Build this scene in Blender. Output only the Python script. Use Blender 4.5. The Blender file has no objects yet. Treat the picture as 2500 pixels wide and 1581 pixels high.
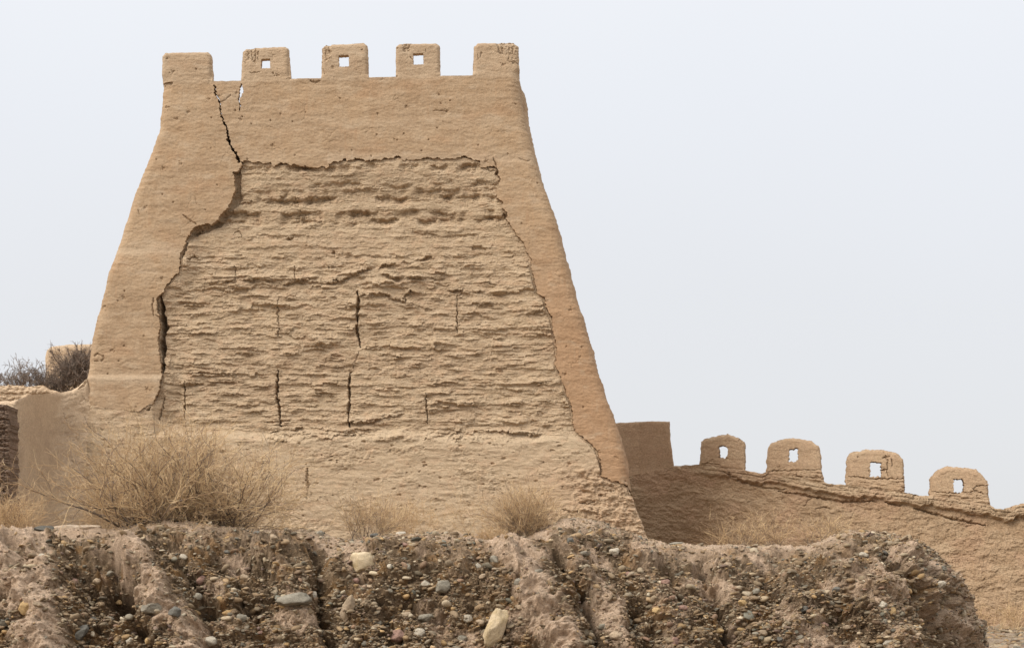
import bpy, math, random
import numpy as np
from mathutils import Vector, noise as mnoise
random.seed(7); RNG = np.random.default_rng(7)
F = 3472.0; CX = 1250.0; HZ = 1480.0; EYE = 1.6      # measuring frame of the photograph (2500 px wide)
K = 2500/2408.0                                      # survey notes were taken on a 2408 px wide view
def q(*pts): return np.array(pts, float)*K
scene = bpy.context.scene
ROOT = scene.collection

# ------------------------------------------------------------------ noise
_G = np.arange(256)*(2*math.pi/256); _GC = np.cos(_G).astype(np.float32)*1.5; _GS = np.sin(_G).astype(np.float32)*1.5
def _h(ix, iy, s):
    n = ix.astype(np.int32).view(np.uint32)*np.uint32(374761393) + iy.astype(np.int32).view(np.uint32)*np.uint32(668265263) + np.uint32((int(s)*974634777) & 0xffffffff)
    n = (n ^ (n >> np.uint32(13)))*np.uint32(1274126177)
    return n ^ (n >> np.uint32(16))
def rnd(ix, iy, s=0): return _h(np.atleast_1d(ix), np.atleast_1d(iy)+np.zeros_like(np.atleast_1d(ix)), s).astype(np.float32)/np.float32(4294967296.0)
def perlin(x, y, s=0):
    x = np.asarray(x, np.float64); y = np.asarray(y, np.float64)
    sh = np.broadcast(x, y).shape; x = np.broadcast_to(x, sh); y = np.broadcast_to(y, sh)
    if len(sh) == 0: return float(perlin(x[None], y[None], s)[0])
    ix = np.floor(x).astype(np.int32); iy = np.floor(y).astype(np.int32); fx = (x-ix).astype(np.float32); fy = (y-iy).astype(np.float32)
    ux = fx*fx*fx*(fx*(fx*6-15)+10); uy = fy*fy*fy*(fy*(fy*6-15)+10)
    def g(a, b):
        t = _h(ix+a, iy+b, s) >> np.uint32(24)
        return _GC[t]*(fx-a)+_GS[t]*(fy-b)
    n0 = g(0, 0); n0 = n0+ux*(g(1, 0)-n0); n1 = g(0, 1); n1 = n1+ux*(g(1, 1)-n1)
    return n0+uy*(n1-n0)
def fbm(x, y, s=0, o=4, gain=.5):
    a = 1.0; t = 0.; r = 0.
    for i in range(o):
        r = r + a*perlin(x*2**i, y*2**i, s+i*17); t += a; a *= gain
    return r/t
def worley(x, y, s=0):
    ix = np.floor(x); iy = np.floor(y)
    d1 = np.full(x.shape, 9.); d2 = d1.copy(); cid = np.zeros(x.shape); dy1 = np.zeros(x.shape); dx1 = np.zeros(x.shape)
    for a in (-1, 0, 1):
        for b in (-1, 0, 1):
            px = ix+a+rnd(ix+a, iy+b, s); py = iy+b+rnd(ix+a, iy+b, s+5)
            d = np.hypot(px-x, py-y); m = d < d1
            d2 = np.where(m, d1, np.minimum(d2, d)); cid = np.where(m, rnd(ix+a, iy+b, s+9), cid)
            dy1 = np.where(m, y-py, dy1); dx1 = np.where(m, x-px, dx1); d1 = np.where(m, d, d1)
    return d1, d2, cid, dx1, dy1
def ss(a, b, x):
    t = np.clip((x-a)/(b-a), 0, 1); return t*t*(3-2*t)
def seg_dist(U, V, poly):
    best = np.full(U.shape, 1e9); tt = np.zeros(U.shape); n = len(poly)-1
    for i in range(n):
        ax, ay = poly[i]; bx, by = poly[i+1]; dx, dy = bx-ax, by-ay
        t = np.clip(((U-ax)*dx+(V-ay)*dy)/(dx*dx+dy*dy+1e-9), 0, 1)
        d = np.hypot(U-ax-t*dx, V-ay-t*dy); m = d < best
        best = np.where(m, d, best); tt = np.where(m, (i+t)/n, tt)
    return best, tt
def poly_sdf(U, V, poly):
    best = np.full(U.shape, 1e18); ins = np.zeros(U.shape, bool); n = len(poly)
    for i in range(n):
        ax, ay = poly[i]; bx, by = poly[(i+1) % n]; dx, dy = bx-ax, by-ay
        wx = U-ax; wy = V-ay
        t = np.clip((wx*dx+wy*dy)/(dx*dx+dy*dy+1e-9), 0, 1)
        best = np.minimum(best, (wx-t*dx)**2+(wy-t*dy)**2)
        if ay != by:
            c = ((V >= ay) != (V >= by)) & (U < ax+(V-ay)*dx/dy)
            ins ^= c
    d = np.sqrt(best); return np.where(ins, -d, d)
def local(U, V, poly, pad, fn, out):
    """apply fn only in the box round poly"""
    x0, y0 = poly.min(0)-pad; x1, y1 = poly.max(0)+pad
    m = (U > x0) & (U < x1) & (V > y0) & (V < y1)
    if m.any(): out[m] = fn(U[m], V[m], out[m])
    return out
def groove(U, V, out, poly, w, d, s=1, jag=3.):
    poly = np.asarray(poly, float)
    def fn(u, v, o):
        ju = u+jag*fbm(u/9, v/9, s, 2); jv = v+jag*fbm(u/9+7, v/9, s+3, 2)
        dd, t = seg_dist(ju, jv, poly)
        ww = w*(.45+.55*np.sin(np.clip(t, 0, 1)*math.pi))*(.8+.5*perlin(t*9, t*0+s, s))
        return o-d*ss(ww*1.25, ww*.35, dd)
    return local(U, V, poly, w*3+8, fn, out)

# ------------------------------------------------------------------ mesh output
def link(o, parent=None):
    ROOT.objects.link(o)
    if parent: o.parent = parent
    return o
def mesh_obj(name, verts, faces, mat, parent=None, smooth=True, attrs=None):
    verts = np.asarray(verts, np.float32); faces = np.asarray(faces, np.int32)
    if parent is not None and parent.get('_loc') is not None:
        verts = verts-np.array(parent['_loc'][:], np.float32)
    me = bpy.data.meshes.new(name)
    k = faces.shape[1]
    me.vertices.add(len(verts)); me.vertices.foreach_set('co', verts.ravel())
    me.loops.add(faces.size); me.loops.foreach_set('vertex_index', faces.ravel())
    me.polygons.add(len(faces))
    me.polygons.foreach_set('loop_start', np.arange(0, faces.size, k, dtype=np.int32))
    me.polygons.foreach_set('loop_total', np.full(len(faces), k, np.int32))
    me.update(calc_edges=True)
    if smooth: me.polygons.foreach_set('use_smooth', np.ones(len(faces), bool))
    for an, (typ, data) in (attrs or {}).items():
        a = me.attributes.new(an, typ, 'POINT')
        a.data.foreach_set('color' if typ == 'FLOAT_COLOR' else 'value', np.asarray(data, np.float32).ravel())
    if mat: me.materials.append(mat)
    return link(bpy.data.objects.new(name, me), parent)
def thing(name, loc, label, cat, group=None):
    o = bpy.data.objects.new(name, None); ROOT.objects.link(o)
    o.location = loc; o['label'] = label; o['category'] = cat; o['_loc'] = [float(c) for c in loc]
    o.empty_display_size = .3
    if group: o['group'] = group
    return o
def tag(o, label, cat=None, group=None, kind=None):
    o['label'] = label
    if cat: o['category'] = cat
    if group: o['group'] = group
    if kind: o['kind'] = kind
    return o

def surfP(u, v, y0, b=0.0, h=0.0):
    """photo measurement (u,v) on a battered wall standing y0 away -> world point, pushed h metres towards the front"""
    k = (HZ-v)/F; Y = y0/(1-b*k)
    return np.stack([(u-CX)/F*Y, Y-h, EYE+k*Y], -1)

def slab(U, V, S, step, posf, thickf, back=False, back_v=None, skip_rim=None, xs=0.):
    """sheet with a free outline (S<0 inside) and thickness; returns verts, faces, (u,v) per vertex"""
    inn = S < .5*step
    cell = inn[:-1, :-1] & inn[1:, :-1] & inn[:-1, 1:] & inn[1:, 1:]
    gv, gu = np.gradient(S, step); g2 = np.maximum(gu**2+gv**2, .25)
    snap = (S > -.5*step) & inn
    U = np.where(snap, U-np.clip(S*gu/g2, -.6*step, .6*step), U); V = np.where(snap, V-np.clip(S*gv/g2, -.6*step, .6*step), V)
    P = posf(U, V)
    used = np.zeros(S.shape, bool)
    used[:-1, :-1] |= cell; used[1:, :-1] |= cell; used[:-1, 1:] |= cell; used[1:, 1:] |= cell
    idx = np.full(S.shape, -1, np.int64); idx[used] = np.arange(used.sum())
    a = idx[:-1, :-1][cell]; b = idx[:-1, 1:][cell]; c = idx[1:, 1:][cell]; d = idx[1:, :-1][cell]
    VV = [P[used]]; FF = [np.stack([a, d, c, b], 1)]; UV = [np.stack([U[used], V[used]], 1)]
    n = used.sum()
    # rim
    pc = np.pad(cell, 1)
    E = []
    H, W = cell.shape
    ii, jj = np.nonzero(cell & ~pc[:-2, 1:-1]); E.append(np.stack([ii, jj+1, ii, jj], 1))
    ii, jj = np.nonzero(cell & ~pc[2:, 1:-1]); E.append(np.stack([ii+1, jj, ii+1, jj+1], 1))
    ii, jj = np.nonzero(cell & ~pc[1:-1, :-2]); E.append(np.stack([ii, jj, ii+1, jj], 1))
    ii, jj = np.nonzero(cell & ~pc[1:-1, 2:]); E.append(np.stack([ii+1, jj+1, ii, jj+1], 1))
    E = np.concatenate(E)
    if skip_rim is not None and len(E):
        E = E[~skip_rim(U[E[:, 0], E[:, 1]], V[E[:, 0], E[:, 1]])]
    if len(E):
        ids = E[:, 0]*S.shape[1]+E[:, 1]; ide = E[:, 2]*S.shape[1]+E[:, 3]
        un, inv = np.unique(np.concatenate([ids, ide]), return_inverse=True)
        m = len(un); Pu = P.reshape(-1, 3)[un]; uu = U.ravel()[un]; vu = V.ravel()[un]
        th = thickf(uu, vu); rings = 4
        for r in range(rings+1):
            Q = Pu.copy(); Q[:, 1] += th*r/rings; Q[:, 0] += xs*r/rings
            if 0 < r < rings:
                Q[:, 0] += .01*perlin(vu/5+r, uu/5, 77); Q[:, 2] += .01*perlin(uu/5+r, vu/5, 78)
            VV.append(Q); UV.append(np.stack([uu, vu], 1))
        i0 = inv[:len(E)]; i1 = inv[len(E):]
        for r in range(rings):
            o = n+m*r
            FF.append(np.stack([o+i0, o+m+i0, o+m+i1, o+i1], 1)[:, ::-1])
        n += m*(rings+1)
    if back:
        sel = cell if back_v is None else cell & (V[:-1, :-1] < back_v)
        P2 = P.copy(); P2[..., 1] += thickf(U, V); P2[..., 0] += xs
        us = np.zeros(S.shape, bool)
        us[:-1, :-1] |= sel; us[1:, :-1] |= sel; us[:-1, 1:] |= sel; us[1:, 1:] |= sel
        id2 = np.full(S.shape, -1, np.int64); id2[us] = np.arange(us.sum())+n
        VV.append(P2[us]); UV.append(np.stack([U[us], V[us]], 1))
        FF.append(np.stack([id2[:-1, :-1][sel], id2[:-1, 1:][sel], id2[1:, 1:][sel], id2[1:, :-1][sel]], 1))
    return np.concatenate(VV), np.concatenate(FF), np.concatenate(UV)

# ------------------------------------------------------------------ materials
def lin(r, g, b):
    return tuple(((c/255+.055)/1.055)**2.4 if c/255 > .04045 else c/255/12.92 for c in (r, g, b))+(1,)
def make_mat(name, cols, scales=(.35, 2.5, 18., 60.), bump=.4, bscale=(14., 55.), rough=.95, pit=0., attr=None, colattr=None, stretch=1.0, grain=.35, bdist=.03):
    m = bpy.data.materials.new(name); m.use_nodes = True
    N = m.node_tree.nodes; L = m.node_tree.links
    bs = N['Principled BSDF']; bs.inputs['Roughness'].default_value = rough
    bs.inputs['Specular IOR Level'].default_value = .15
    geo = N.new('ShaderNodeNewGeometry'); mp = N.new('ShaderNodeMapping'); mp.inputs['Scale'].default_value = (1, 1, stretch)
    L.new(geo.outputs['Position'], mp.inputs['Vector'])
    def nz(sc, det=4, rgh=.6, d=0.):
        n = N.new('ShaderNodeTexNoise'); n.inputs['Scale'].default_value = sc; n.inputs['Detail'].default_value = det
        n.inputs['Roughness'].default_value = rgh; n.inputs['Distortion'].default_value = d
        L.new(mp.outputs['Vector'], n.inputs['Vector']); return n.outputs['Fac']
    def mix(fac, a, b, typ='MIX'):
        x = N.new('ShaderNodeMix'); x.data_type = 'RGBA'; x.blend_type = typ
        for s, v in ((x.inputs['Factor'], fac), (x.inputs['A'], a), (x.inputs['B'], b)):
            if hasattr(v, 'is_linked') or isinstance(v, bpy.types.NodeSocket): L.new(v, s)
            else: s.default_value = v
        return x.outputs['Result']
    def ramp(f, a, b, va=0., vb=1.):
        r = N.new('ShaderNodeMapRange'); r.inputs['From Min'].default_value = a; r.inputs['From Max'].default_value = b
        r.inputs['To Min'].default_value = va; r.inputs['To Max'].default_value = vb
        L.new(f, r.inputs['Value']); return r.outputs['Result']
    if colattr:
        at = N.new('ShaderNodeAttribute'); at.attribute_name = colattr; col = at.outputs['Color']
    else:
        col = mix(ramp(nz(scales[0], 5, .6, .6), .4, .6), cols[0], cols[1])
        col = mix(ramp(nz(scales[1], 6, .65, .4), .42, .62, 0, .8), col, cols[2])
    if attr:
        for an, c, k in attr:
            at = N.new('ShaderNodeAttribute'); at.attribute_name = an
            col = mix(ramp(at.outputs['Fac'], 0, 1, 0, k), col, c)
    g1 = ramp(nz(scales[2], 5, .75), .3, .7, 1-grain*.6, 1+grain*.6)
    g2 = ramp(nz(scales[3], 2, .6), .3, .7, 1-grain*.5, 1+grain*.5)
    col = mix(1., col, g1, 'MULTIPLY'); col = mix(1., col, g2, 'MULTIPLY')
    if pit:
        pn = ramp(nz(9., 3, .7), .70, .76, 0, pit)
        col = mix(pn, col, (cols[2][0]*.4, cols[2][1]*.4, cols[2][2]*.4, 1))
    L.new(col, bs.inputs['Base Color'])
    if bump:
        ad = N.new('ShaderNodeMath'); ad.operation = 'ADD'
        L.new(nz(bscale[0], 6, .7), ad.inputs[0]); L.new(nz(bscale[1], 3, .7), ad.inputs[1])
        bp = N.new('ShaderNodeBump'); bp.inputs['Strength'].default_value = bump; bp.inputs['Distance'].default_value = bdist
        L.new(ad.outputs[0], bp.inputs['Height']); L.new(bp.outputs['Normal'], bs.inputs['Normal'])
    return m
def rgb(r, g, b): return (r, g, b, 1)
M_plaster = make_mat('mud_plaster', [rgb(0.356, 0.240, 0.142), rgb(0.316, 0.212, 0.126), rgb(0.377, 0.269, 0.170)], attr=[('pink', rgb(0.338, 0.194, 0.104), .60), ('dust_lit', rgb(0.412, 0.310, 0.209), .75)], bump=.35, pit=.25, grain=.22)
M_core = make_mat('rammed_earth', [rgb(0.473, 0.341, 0.213), rgb(0.430, 0.303, 0.190), rgb(0.511, 0.384, 0.255)], attr=[('dust_lit', rgb(0.511, 0.384, 0.251), .8), ('brown_bed', rgb(0.350, 0.246, 0.151), .8), ('pink', rgb(0.511, 0.332, 0.204), .6)], scales=(.5, 4., 20., 55.), stretch=2.2, bump=.8, pit=.2, grain=.36)
M_brown = make_mat('brown_earth_wall', [rgb(0.343, 0.231, 0.138), rgb(0.307, 0.209, 0.125), rgb(0.392, 0.276, 0.173)], attr=[('dust_lit', rgb(0.409, 0.298, 0.190), .85), ('pink', rgb(0.374, 0.236, 0.147), .6)], scales=(.3, 3., 16., 45.), bump=.8, pit=.2, grain=.36)
M_greyplaster = make_mat('grey_mud_plaster', [rgb(0.446, 0.328, 0.217), rgb(0.397, 0.289, 0.194), rgb(0.484, 0.361, 0.242)], attr=[('dust_lit', rgb(0.513, 0.376, 0.247), .85)], bump=.6, grain=.3)
M_brick = make_mat('adobe_brick', [rgb(.19, .13, .09), rgb(.15, .105, .075), rgb(.25, .17, .12)], bump=.9, grain=.5)
M_bank = make_mat('gravelly_earth', [rgb(.17, .114, .066), rgb(.105, .07, .041), rgb(.235, .164, .10)], attr=[('rust', rgb(.26, .15, .065), .75), ('dust_lit', rgb(.45, .325, .225), .92)], scales=(1.2, 7., 45., 130.), bump=1., bscale=(40., 140.), grain=.55, bdist=.012)
M_pebble = make_mat('pebbles', [rgb(.3, .3, .3)]*3, colattr='col', scales=(1, 6, 60., 200.), bump=.5, bscale=(60., 200.), grain=.35, rough=.8, bdist=.006)
M_ground = make_mat('stony_ground', [rgb(.30, .22, .15), rgb(.25, .185, .13), rgb(.36, .28, .2)], scales=(.6, 5., 20., 60.), bump=.9, grain=.6, bdist=.05)
def stone_mat(name, c, c2=None, vein=None):
    c2 = c2 or tuple(x*.7 for x in c)
    return make_mat(name, [rgb(*c), rgb(*c2), rgb(*[x*1.15 for x in c])], scales=(5., 14., 70., 190.), bump=.7, bscale=(30., 120.), grain=.35, rough=.85, bdist=.008)
M_cream = stone_mat('cream_stone', (.48, .38, .25), (.42, .31, .16)); M_tan = stone_mat('tan_stone', (.36, .27, .18)); M_grey = stone_mat('grey_stone', (.24, .21, .16))
M_blue = stone_mat('slate_stone', (.13, .12, .10)); M_ochre = stone_mat('ochre_stone', (.40, .27, .13)); M_pale = stone_mat('pale_stone', (.45, .39, .30)); M_palesand = stone_mat('pale_sandstone', (.47, .37, .27), (.38, .29, .2)); M_rust = stone_mat('red_stone', (.27, .165, .125))
def twig_mat(name, c1, c2, c3):
    m = bpy.data.materials.new(name); m.use_nodes = True; N = m.node_tree.nodes; L = m.node_tree.links
    bs = N['Principled BSDF']; bs.inputs['Roughness'].default_value = .8; bs.inputs['Specular IOR Level'].default_value = .2
    at = N.new('ShaderNodeAttribute'); at.attribute_name = 'rnd'
    cr = N.new('ShaderNodeValToRGB'); e = cr.color_ramp.elements
    e[0].color = c1; e[1].color = c3; x = e.new(.5); x.color = c2
    L.new(at.outputs['Fac'], cr.inputs['Fac']); L.new(cr.outputs['Color'], bs.inputs['Base Color'])
    return m
M_straw = twig_mat('straw', rgb(.30, .19, .105), rgb(.51, .345, .185), rgb(.76, .565, .33))
M_wood = twig_mat('grey_wood', rgb(.10, .075, .055), rgb(.16, .12, .09), rgb(.24, .185, .135))
M_dark = twig_mat('dark_twig', rgb(.12, .09, .07), rgb(.21, .16, .125), rgb(.33, .26, .205))

# ------------------------------------------------------------------ the watchtower
Lout = q((381,118),(380,210),(377,260),(372,300),(351,360),(331,410),(311,460),(296,510),(280,560),(262,610),(247,660),(235,710),(222,760),(213,800),(208,840),(203,880),(201,920),(199,980),(192,1060),(182,1160),(170,1270),(165,1330),(150,1430))
Rout = q((1219,95),(1221,180),(1226,240),(1240,300),(1255,360),(1272,420),(1296,480),(1308,520),(1325,590),(1342,650),(1358,710),(1375,760),(1390,820),(1408,880),(1425,930),(1447,990),(1460,1030),(1472,1080),(1477,1130),(1478,1145),(1486,1165),(1497,1192),(1511,1228),(1524,1262),(1548,1330),(1575,1430))
def Lo(v): return np.interp(v, Lout[:, 1], Lout[:, 0])+2.5*perlin(v/38, v*0+3, 5)+1.2*perlin(v/9, v*0, 6)
def Ro(v): return np.interp(v, Rout[:, 1], Rout[:, 0])+2.5*perlin(v/41, v*0+9, 7)+1.2*perlin(v/8, v*0, 8)+3*ss(1190, 1230, v)*perlin(v/13, v*0, 9)
YT, BT = 34.0, .12
def topline(u): return K*(np.interp(u/K, [380, 500, 560, 690, 860, 1030, 1230], [193, 191, 190, 186, 182, 178, 178]))

inner = q((201,962),(215,955),(240,958),(285,965),(330,968),(345,958),(362,950),(370,935),(375,915),(380,893),(381,872),(377,850),(372,800),(377,760),(371,735),(369,702),(377,694),(384,688),(388,672),(400,660),(410,650),(421,640),(424,625),(423,600),(431,580),(438,568),(446,545),(466,532),(486,526),(500,529),(512,518),(518,503),(536,488),(547,460),(553,440),(551,425),(547,405),(562,402),(567,388),(561,376),
 (575,378),(600,380),(625,382),(650,388),(680,386),(700,390),(735,394),(765,391),(790,379),(830,376),(870,379),(900,374),(940,370),(980,374),(1020,370),(1060,372),(1090,370),(1120,376),(1128,381),(1130,392),(1150,394),(1165,395),(1173,405),(1168,411),(1175,422),(1172,440),(1168,465),(1180,475),(1182,490),(1192,500),(1190,515),(1205,535),(1213,550),(1230,570),(1240,590),(1248,605),(1250,630),(1256,660),(1265,690),(1280,700),(1285,725),(1298,750),(1303,790),(1310,825),(1305,850),(1310,870),(1322,890),(1330,920),(1342,945),(1347,975),(1350,1013),(1370,1027),(1390,1043),(1405,1060),(1412,1085),(1418,1105),(1414,1118),(1440,1130),(1460,1134),(1480,1140))
crackA = q((504,200),(507,222),(517,238),(518,262),(524,285),(532,296),(536,318),(538,334),(546,350),(554,360),(562,380))
crackB = q((566,180),(568,200),(567,218),(562,235),(565,250),(562,262),(563,275),(567,290))

def plaster_h(U, V, s=0):
    h = .045*fbm(U/170, V/120, 11+s, 3)+.014*fbm(U/45, V/16, 21+s, 3)+.010*fbm(U/11, V/6, 31+s, 3)+.004*fbm(U/3.2, V/3, 36+s, 2)
    # lift lines of the trowelled coat
    h = h+.010*np.abs(perlin(U/260, V/26, 41+s))
    d1, d2, cid, dx, dy = worley((U+14*fbm(U/25, V/25, 43+s, 3))/75, (V+14*fbm(U/25, V/25, 44+s, 3))/60, 45+s)
    h = h-.012*ss(.035, .0, d2-d1)*ss(.12, .4, perlin(U/70, V/70, 46+s))
    # pits
    d1, d2, cid, dx, dy = worley(U/20, V/20, 51+s)
    h = h-.035*ss(.12*(1+.8*perlin(U/3, V/3, 4)), .03, d1/(.35+cid))*(cid > .95)
    d1, d2, cid, dx, dy = worley(U/55, V/48, 55+s)
    h = h-.03*ss(.10, .03, d1*(1+.9*perlin(U/4, V/4, 3)))*(cid > .82)
    sc_ = fbm(U/9, V/4, 57+s, 3); h = h-.012*ss(.40, .55, sc_)*ss(.0, .4, perlin(U/60, V/40, 58+s))
    return h
def tower_plaster(U, V):
    h = plaster_h(U, V)
    h = h+.06*ss(912, 928, V)*ss(420, 380, U)
    h = h+.025*ss(605, 625, V)*ss(500, 380, U)+.02*ss(372*K, 384*K, V)*ss(1160*K, 1185*K, U)
    c = 26.
    e = np.minimum(U-Lo(V), Ro(V)-U)
    t = np.clip(1-e/c, 0, 1); h = h-.22*(1-np.sqrt(np.clip(1-t*t*.96, 0, 1)))
    for g in ([(545,415),(560,408)], [(460,462),(462,480)]): h = groove(U, V, h, q(*g), 2, .02, 3)
    # hairlines and spalls
    G = groove
    h = G(U, V, h, q((432,505),(445,518),(462,527)), 3, .05, 1); h = G(U, V, h, q((1160,372),(1166,385),(1168,395)), 2.5, .06, 2)
    h = G(U, V, h, q((212,960),(214,985),(206,1005)), 3.5, .05, 3); h = G(U, V, h, q((517,240),(530,236),(545,222)), 2, .03, 4)
    h = G(U, V, h, q((384,1120),(1600,1120)), 0.1, .0, 4)
    h = G(U, V, h, q((222,838),(228,832),(240,836),(246,842),(238,850)), 3.5, .04, 5); h = G(U, V, h, q((222,848),(232,850)), 3, .04, 6)
    h = G(U, V, h, q((362,700),(358,722),(362,742)), 3, .05, 7); h = G(U, V, h, q((366,742),(376,745)), 2.5, .05, 8)
    h = G(U, V, h, q((1220,372),(1238,380),(1246,375)), 2, .03, 9); h = G(U, V, h, q((1018,260),(1050,261)), 2, .03, 10)
    h = G(U, V, h, q((730,190),(742,194),(752,190)), 3, .05, 11); h = G(U, V, h, q((326,492),(328,505)), 2, .03, 12)
    # spalled left corner
    sp = q((380,158),(392,160),(400,175),(406,195),(404,210),(378,212)); S = None
    def fn(u, v, o): return o-.06*ss(1, -3, poly_sdf(u+3*fbm(u/8, v/8, 5, 2), v, sp))
    h = local(U, V, sp, 10, fn, h)
    return h
def tower_coat_pos(U, V): return surfP(U, V, YT, BT, tower_plaster(U, V))

WT = thing('watchtower', (-4.2, 38., 2.0), 'large tan mud-plastered fortress tower with five battlements and its eroded earth core laid bare', 'tower')
step = 1.3
gu = np.arange(150, 1625, step); gv = np.arange(178, 1345, step)
U, V = np.meshgrid(gu, gv)
# coat: everything inside the outline, above the inner (broken) edge
poly = np.concatenate([inner, q((1620,1140),(1620,100),(100,100),(100,962))])
S = poly_sdf(U, V, poly)
S = S+(5+7*ss(430, 400, V)*(U > 640))*fbm(U/26, V/20, 61, 3)+4.0*fbm(U/8, V/7, 62, 3)
dA, tA = seg_dist(U+4*fbm(U/7, V/7, 63, 2), V, crackA)
dB, tB = seg_dist(U+3*fbm(U/7, V/7, 64, 2), V, crackB)
wA = (2.4+3.4*tA)*(.8+.6*perlin(tA*31, tA*0, 16))*(.75+.55*perlin(tA*14, tA*0, 6)); wB = (3.4-3.3*tB)*(.85+.5*perlin(tB*9, tB*0, 7))*ss(196, 214, V)+3.2*np.exp(-((V-222)/10)**2)
S = np.maximum(S, np.maximum(wA-dA, wB-dB))
S = np.maximum(S, np.maximum(Lo(V)-U, U-Ro(V)))
notch = q((500,205),(506,191),(520,190),(530,193),(566,190))
S = np.maximum(S, topline(U)+1.5*perlin(U/17, U*0, 8)*((U > 520) & (U < 590))-V)
CORE_TOP = 268*K
def coat_thick(u, v):
    t = .13+.15*ss(CORE_TOP+6, CORE_TOP-6, v)
    return t-.2*np.exp(-((u-588)**2/900.+(v-222)**2/900.))*ss(CORE_TOP+6, CORE_TOP-6, v)
def near_out(u, v): return ((u-Lo(v) < 2.5) | (Ro(v)-u < 2.5))
vv, ff, uv = slab(U, V, S, step, tower_coat_pos, coat_thick, back=True, back_v=CORE_TOP+10, skip_rim=near_out)
def side_sheet(v0, v1, outf, sgn, inset, hf, y0=YT, b=BT, depth=8., grow=.22, ncol=60, nrow=500):
    vs = np.linspace(v0, v1, nrow); A = outf(vs)-sgn*inset
    base = surfP(A, vs, y0, b, hf(A, vs))
    t = np.linspace(0, 1, ncol)**1.6
    P = np.zeros((nrow, ncol, 3)); P[:] = base[:, None, :]
    P[..., 1] += t[None, :]*depth
    VV, TT = np.meshgrid(vs, t, indexing='ij')
    n = (.05*fbm(VV/40, TT*18, 91, 4)+.02*fbm(VV/9, TT*60, 92, 3))*ss(0, .05, TT)
    P[..., 0] += sgn*(grow*ss(0, .25, TT)*(1) + n)
    idx = np.arange(nrow*ncol).reshape(nrow, ncol)
    f = np.stack([idx[:-1, :-1], idx[:-1, 1:], idx[1:, 1:], idx[1:, :-1]], -1).reshape(-1, 4)
    if sgn < 0: f = f[:, ::-1]
    return P.reshape(-1, 3), f, np.stack([np.repeat(A, ncol), np.repeat(vs, ncol)], 1)
def join(parts):
    V_, F_, U_ = [], [], []; n = 0
    for v, f, u in parts: V_.append(v); F_.append(f+n); U_.append(u); n += len(v)
    return np.concatenate(V_), np.concatenate(F_), np.concatenate(U_)
sL = side_sheet(193*K, 950*K, Lo, -1, 0, tower_plaster); sR = side_sheet(178*K, 1141*K, Ro, 1, 0, tower_plaster)
vv, ff, uv = join([(vv, ff, uv), sL, sR])
def coat_attrs(uv):
    u, v = uv[:, 0], uv[:, 1]
    pink = ss(1150, 1330, u)*ss(420, 900, v)+.5*ss(.1, .5, fbm(u/120, v/60, 71, 3))+.5*ss(300, 200, u)*0
    pink += .6*ss(1080, 1180, v)*ss(1300, 1400, u)
    dust_lit = .8*np.exp(-((v-612-10*perlin(u/60, u*0, 1))/14)**2)*ss(520, 420, u)+.8*np.exp(-((v-925)/12)**2)*ss(420, 380, u)+.7*np.exp(-((v-300-22*perlin(u/90, u*0, 1))/14)**2)*ss(500, 600, u)*.4
    dust_lit += .45*ss(.1, .5, fbm(u/9, v/160, 74, 3))*ss(.0, .4, fbm(u/110, v/90, 75, 2))
    pink += .5*ss(.1, .5, fbm(u/8, v/120, 76, 3))*ss(.0, .4, fbm(u/90, v/70, 77, 2))
    dust_lit += .6*ss(.15, .5, fbm(u/60, v/25, 72, 4))+.5*ss(12, 0, v-topline(u))+.6*np.exp(-((v-385)/14)**2)*(u > 800)
    return {'pink': ('FLOAT', np.clip(pink, 0, 1)), 'dust_lit': ('FLOAT', np.clip(dust_lit, 0, 1))}
coat = mesh_obj('plaster_coat', vv, ff, M_plaster, WT, attrs=coat_attrs(uv))
coat['label'] = 'smooth tan mud plaster left round the edges of the tower, cracked at upper left'

# merlons of the tower
mer = [([(381.5,132),(388,124),(488,122),(495,128),(499,191),(380,193)], None, 1),
 ([(569,119),(576,113),(668,109.5),(677,114),(683,187),(567,190)], [(615,139),(634,138.5),(634.5,160),(614.5,160)], 2),
 ([(757,111),(765,105),(856,101),(863,107),(865.5,183),(756,185)], [(797,132),(819.5,130.5),(820,156),(797.5,157)], 3),
 ([(931,110),(939,103),(1026,101),(1033,108),(1034,178),(931,181)], [(972,127),(994.5,126),(995,150.5),(972.5,151)], 4),
 ([(1115,110),(1124,101),(1208,99.5),(1218.5,107),(1221,178),(1112,178)], None, 5)]
mspall = {2: [[(582,116),(583,138)],[(591,115),(592,142)],[(600,116),(600,148)],[(608,118),(606,142)],[(585,172),(600,170),(612,168)]],
 3: [[(762,110),(768,120),(764,135)],[(772,108),(774,125)],[(760,160),(764,176)],[(768,140),(780,136)]],
 4: [[(948,115),(955,112),(962,108)],[(958,122),(962,118)],[(1001,112),(1001,122)],[(968,135),(971,146)]],
 5: [[(1172,106),(1173,126)],[(1180,106),(1182,126)],[(1197,107),(1197,127)],[(1205,108),(1206,128)],[(1195,130),(1196,145),(1215,146)],[(1124,128),(1124,142)],[(1128,138),(1133,122)]],
 1: [[(389,140),(396,138)]]}
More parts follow.
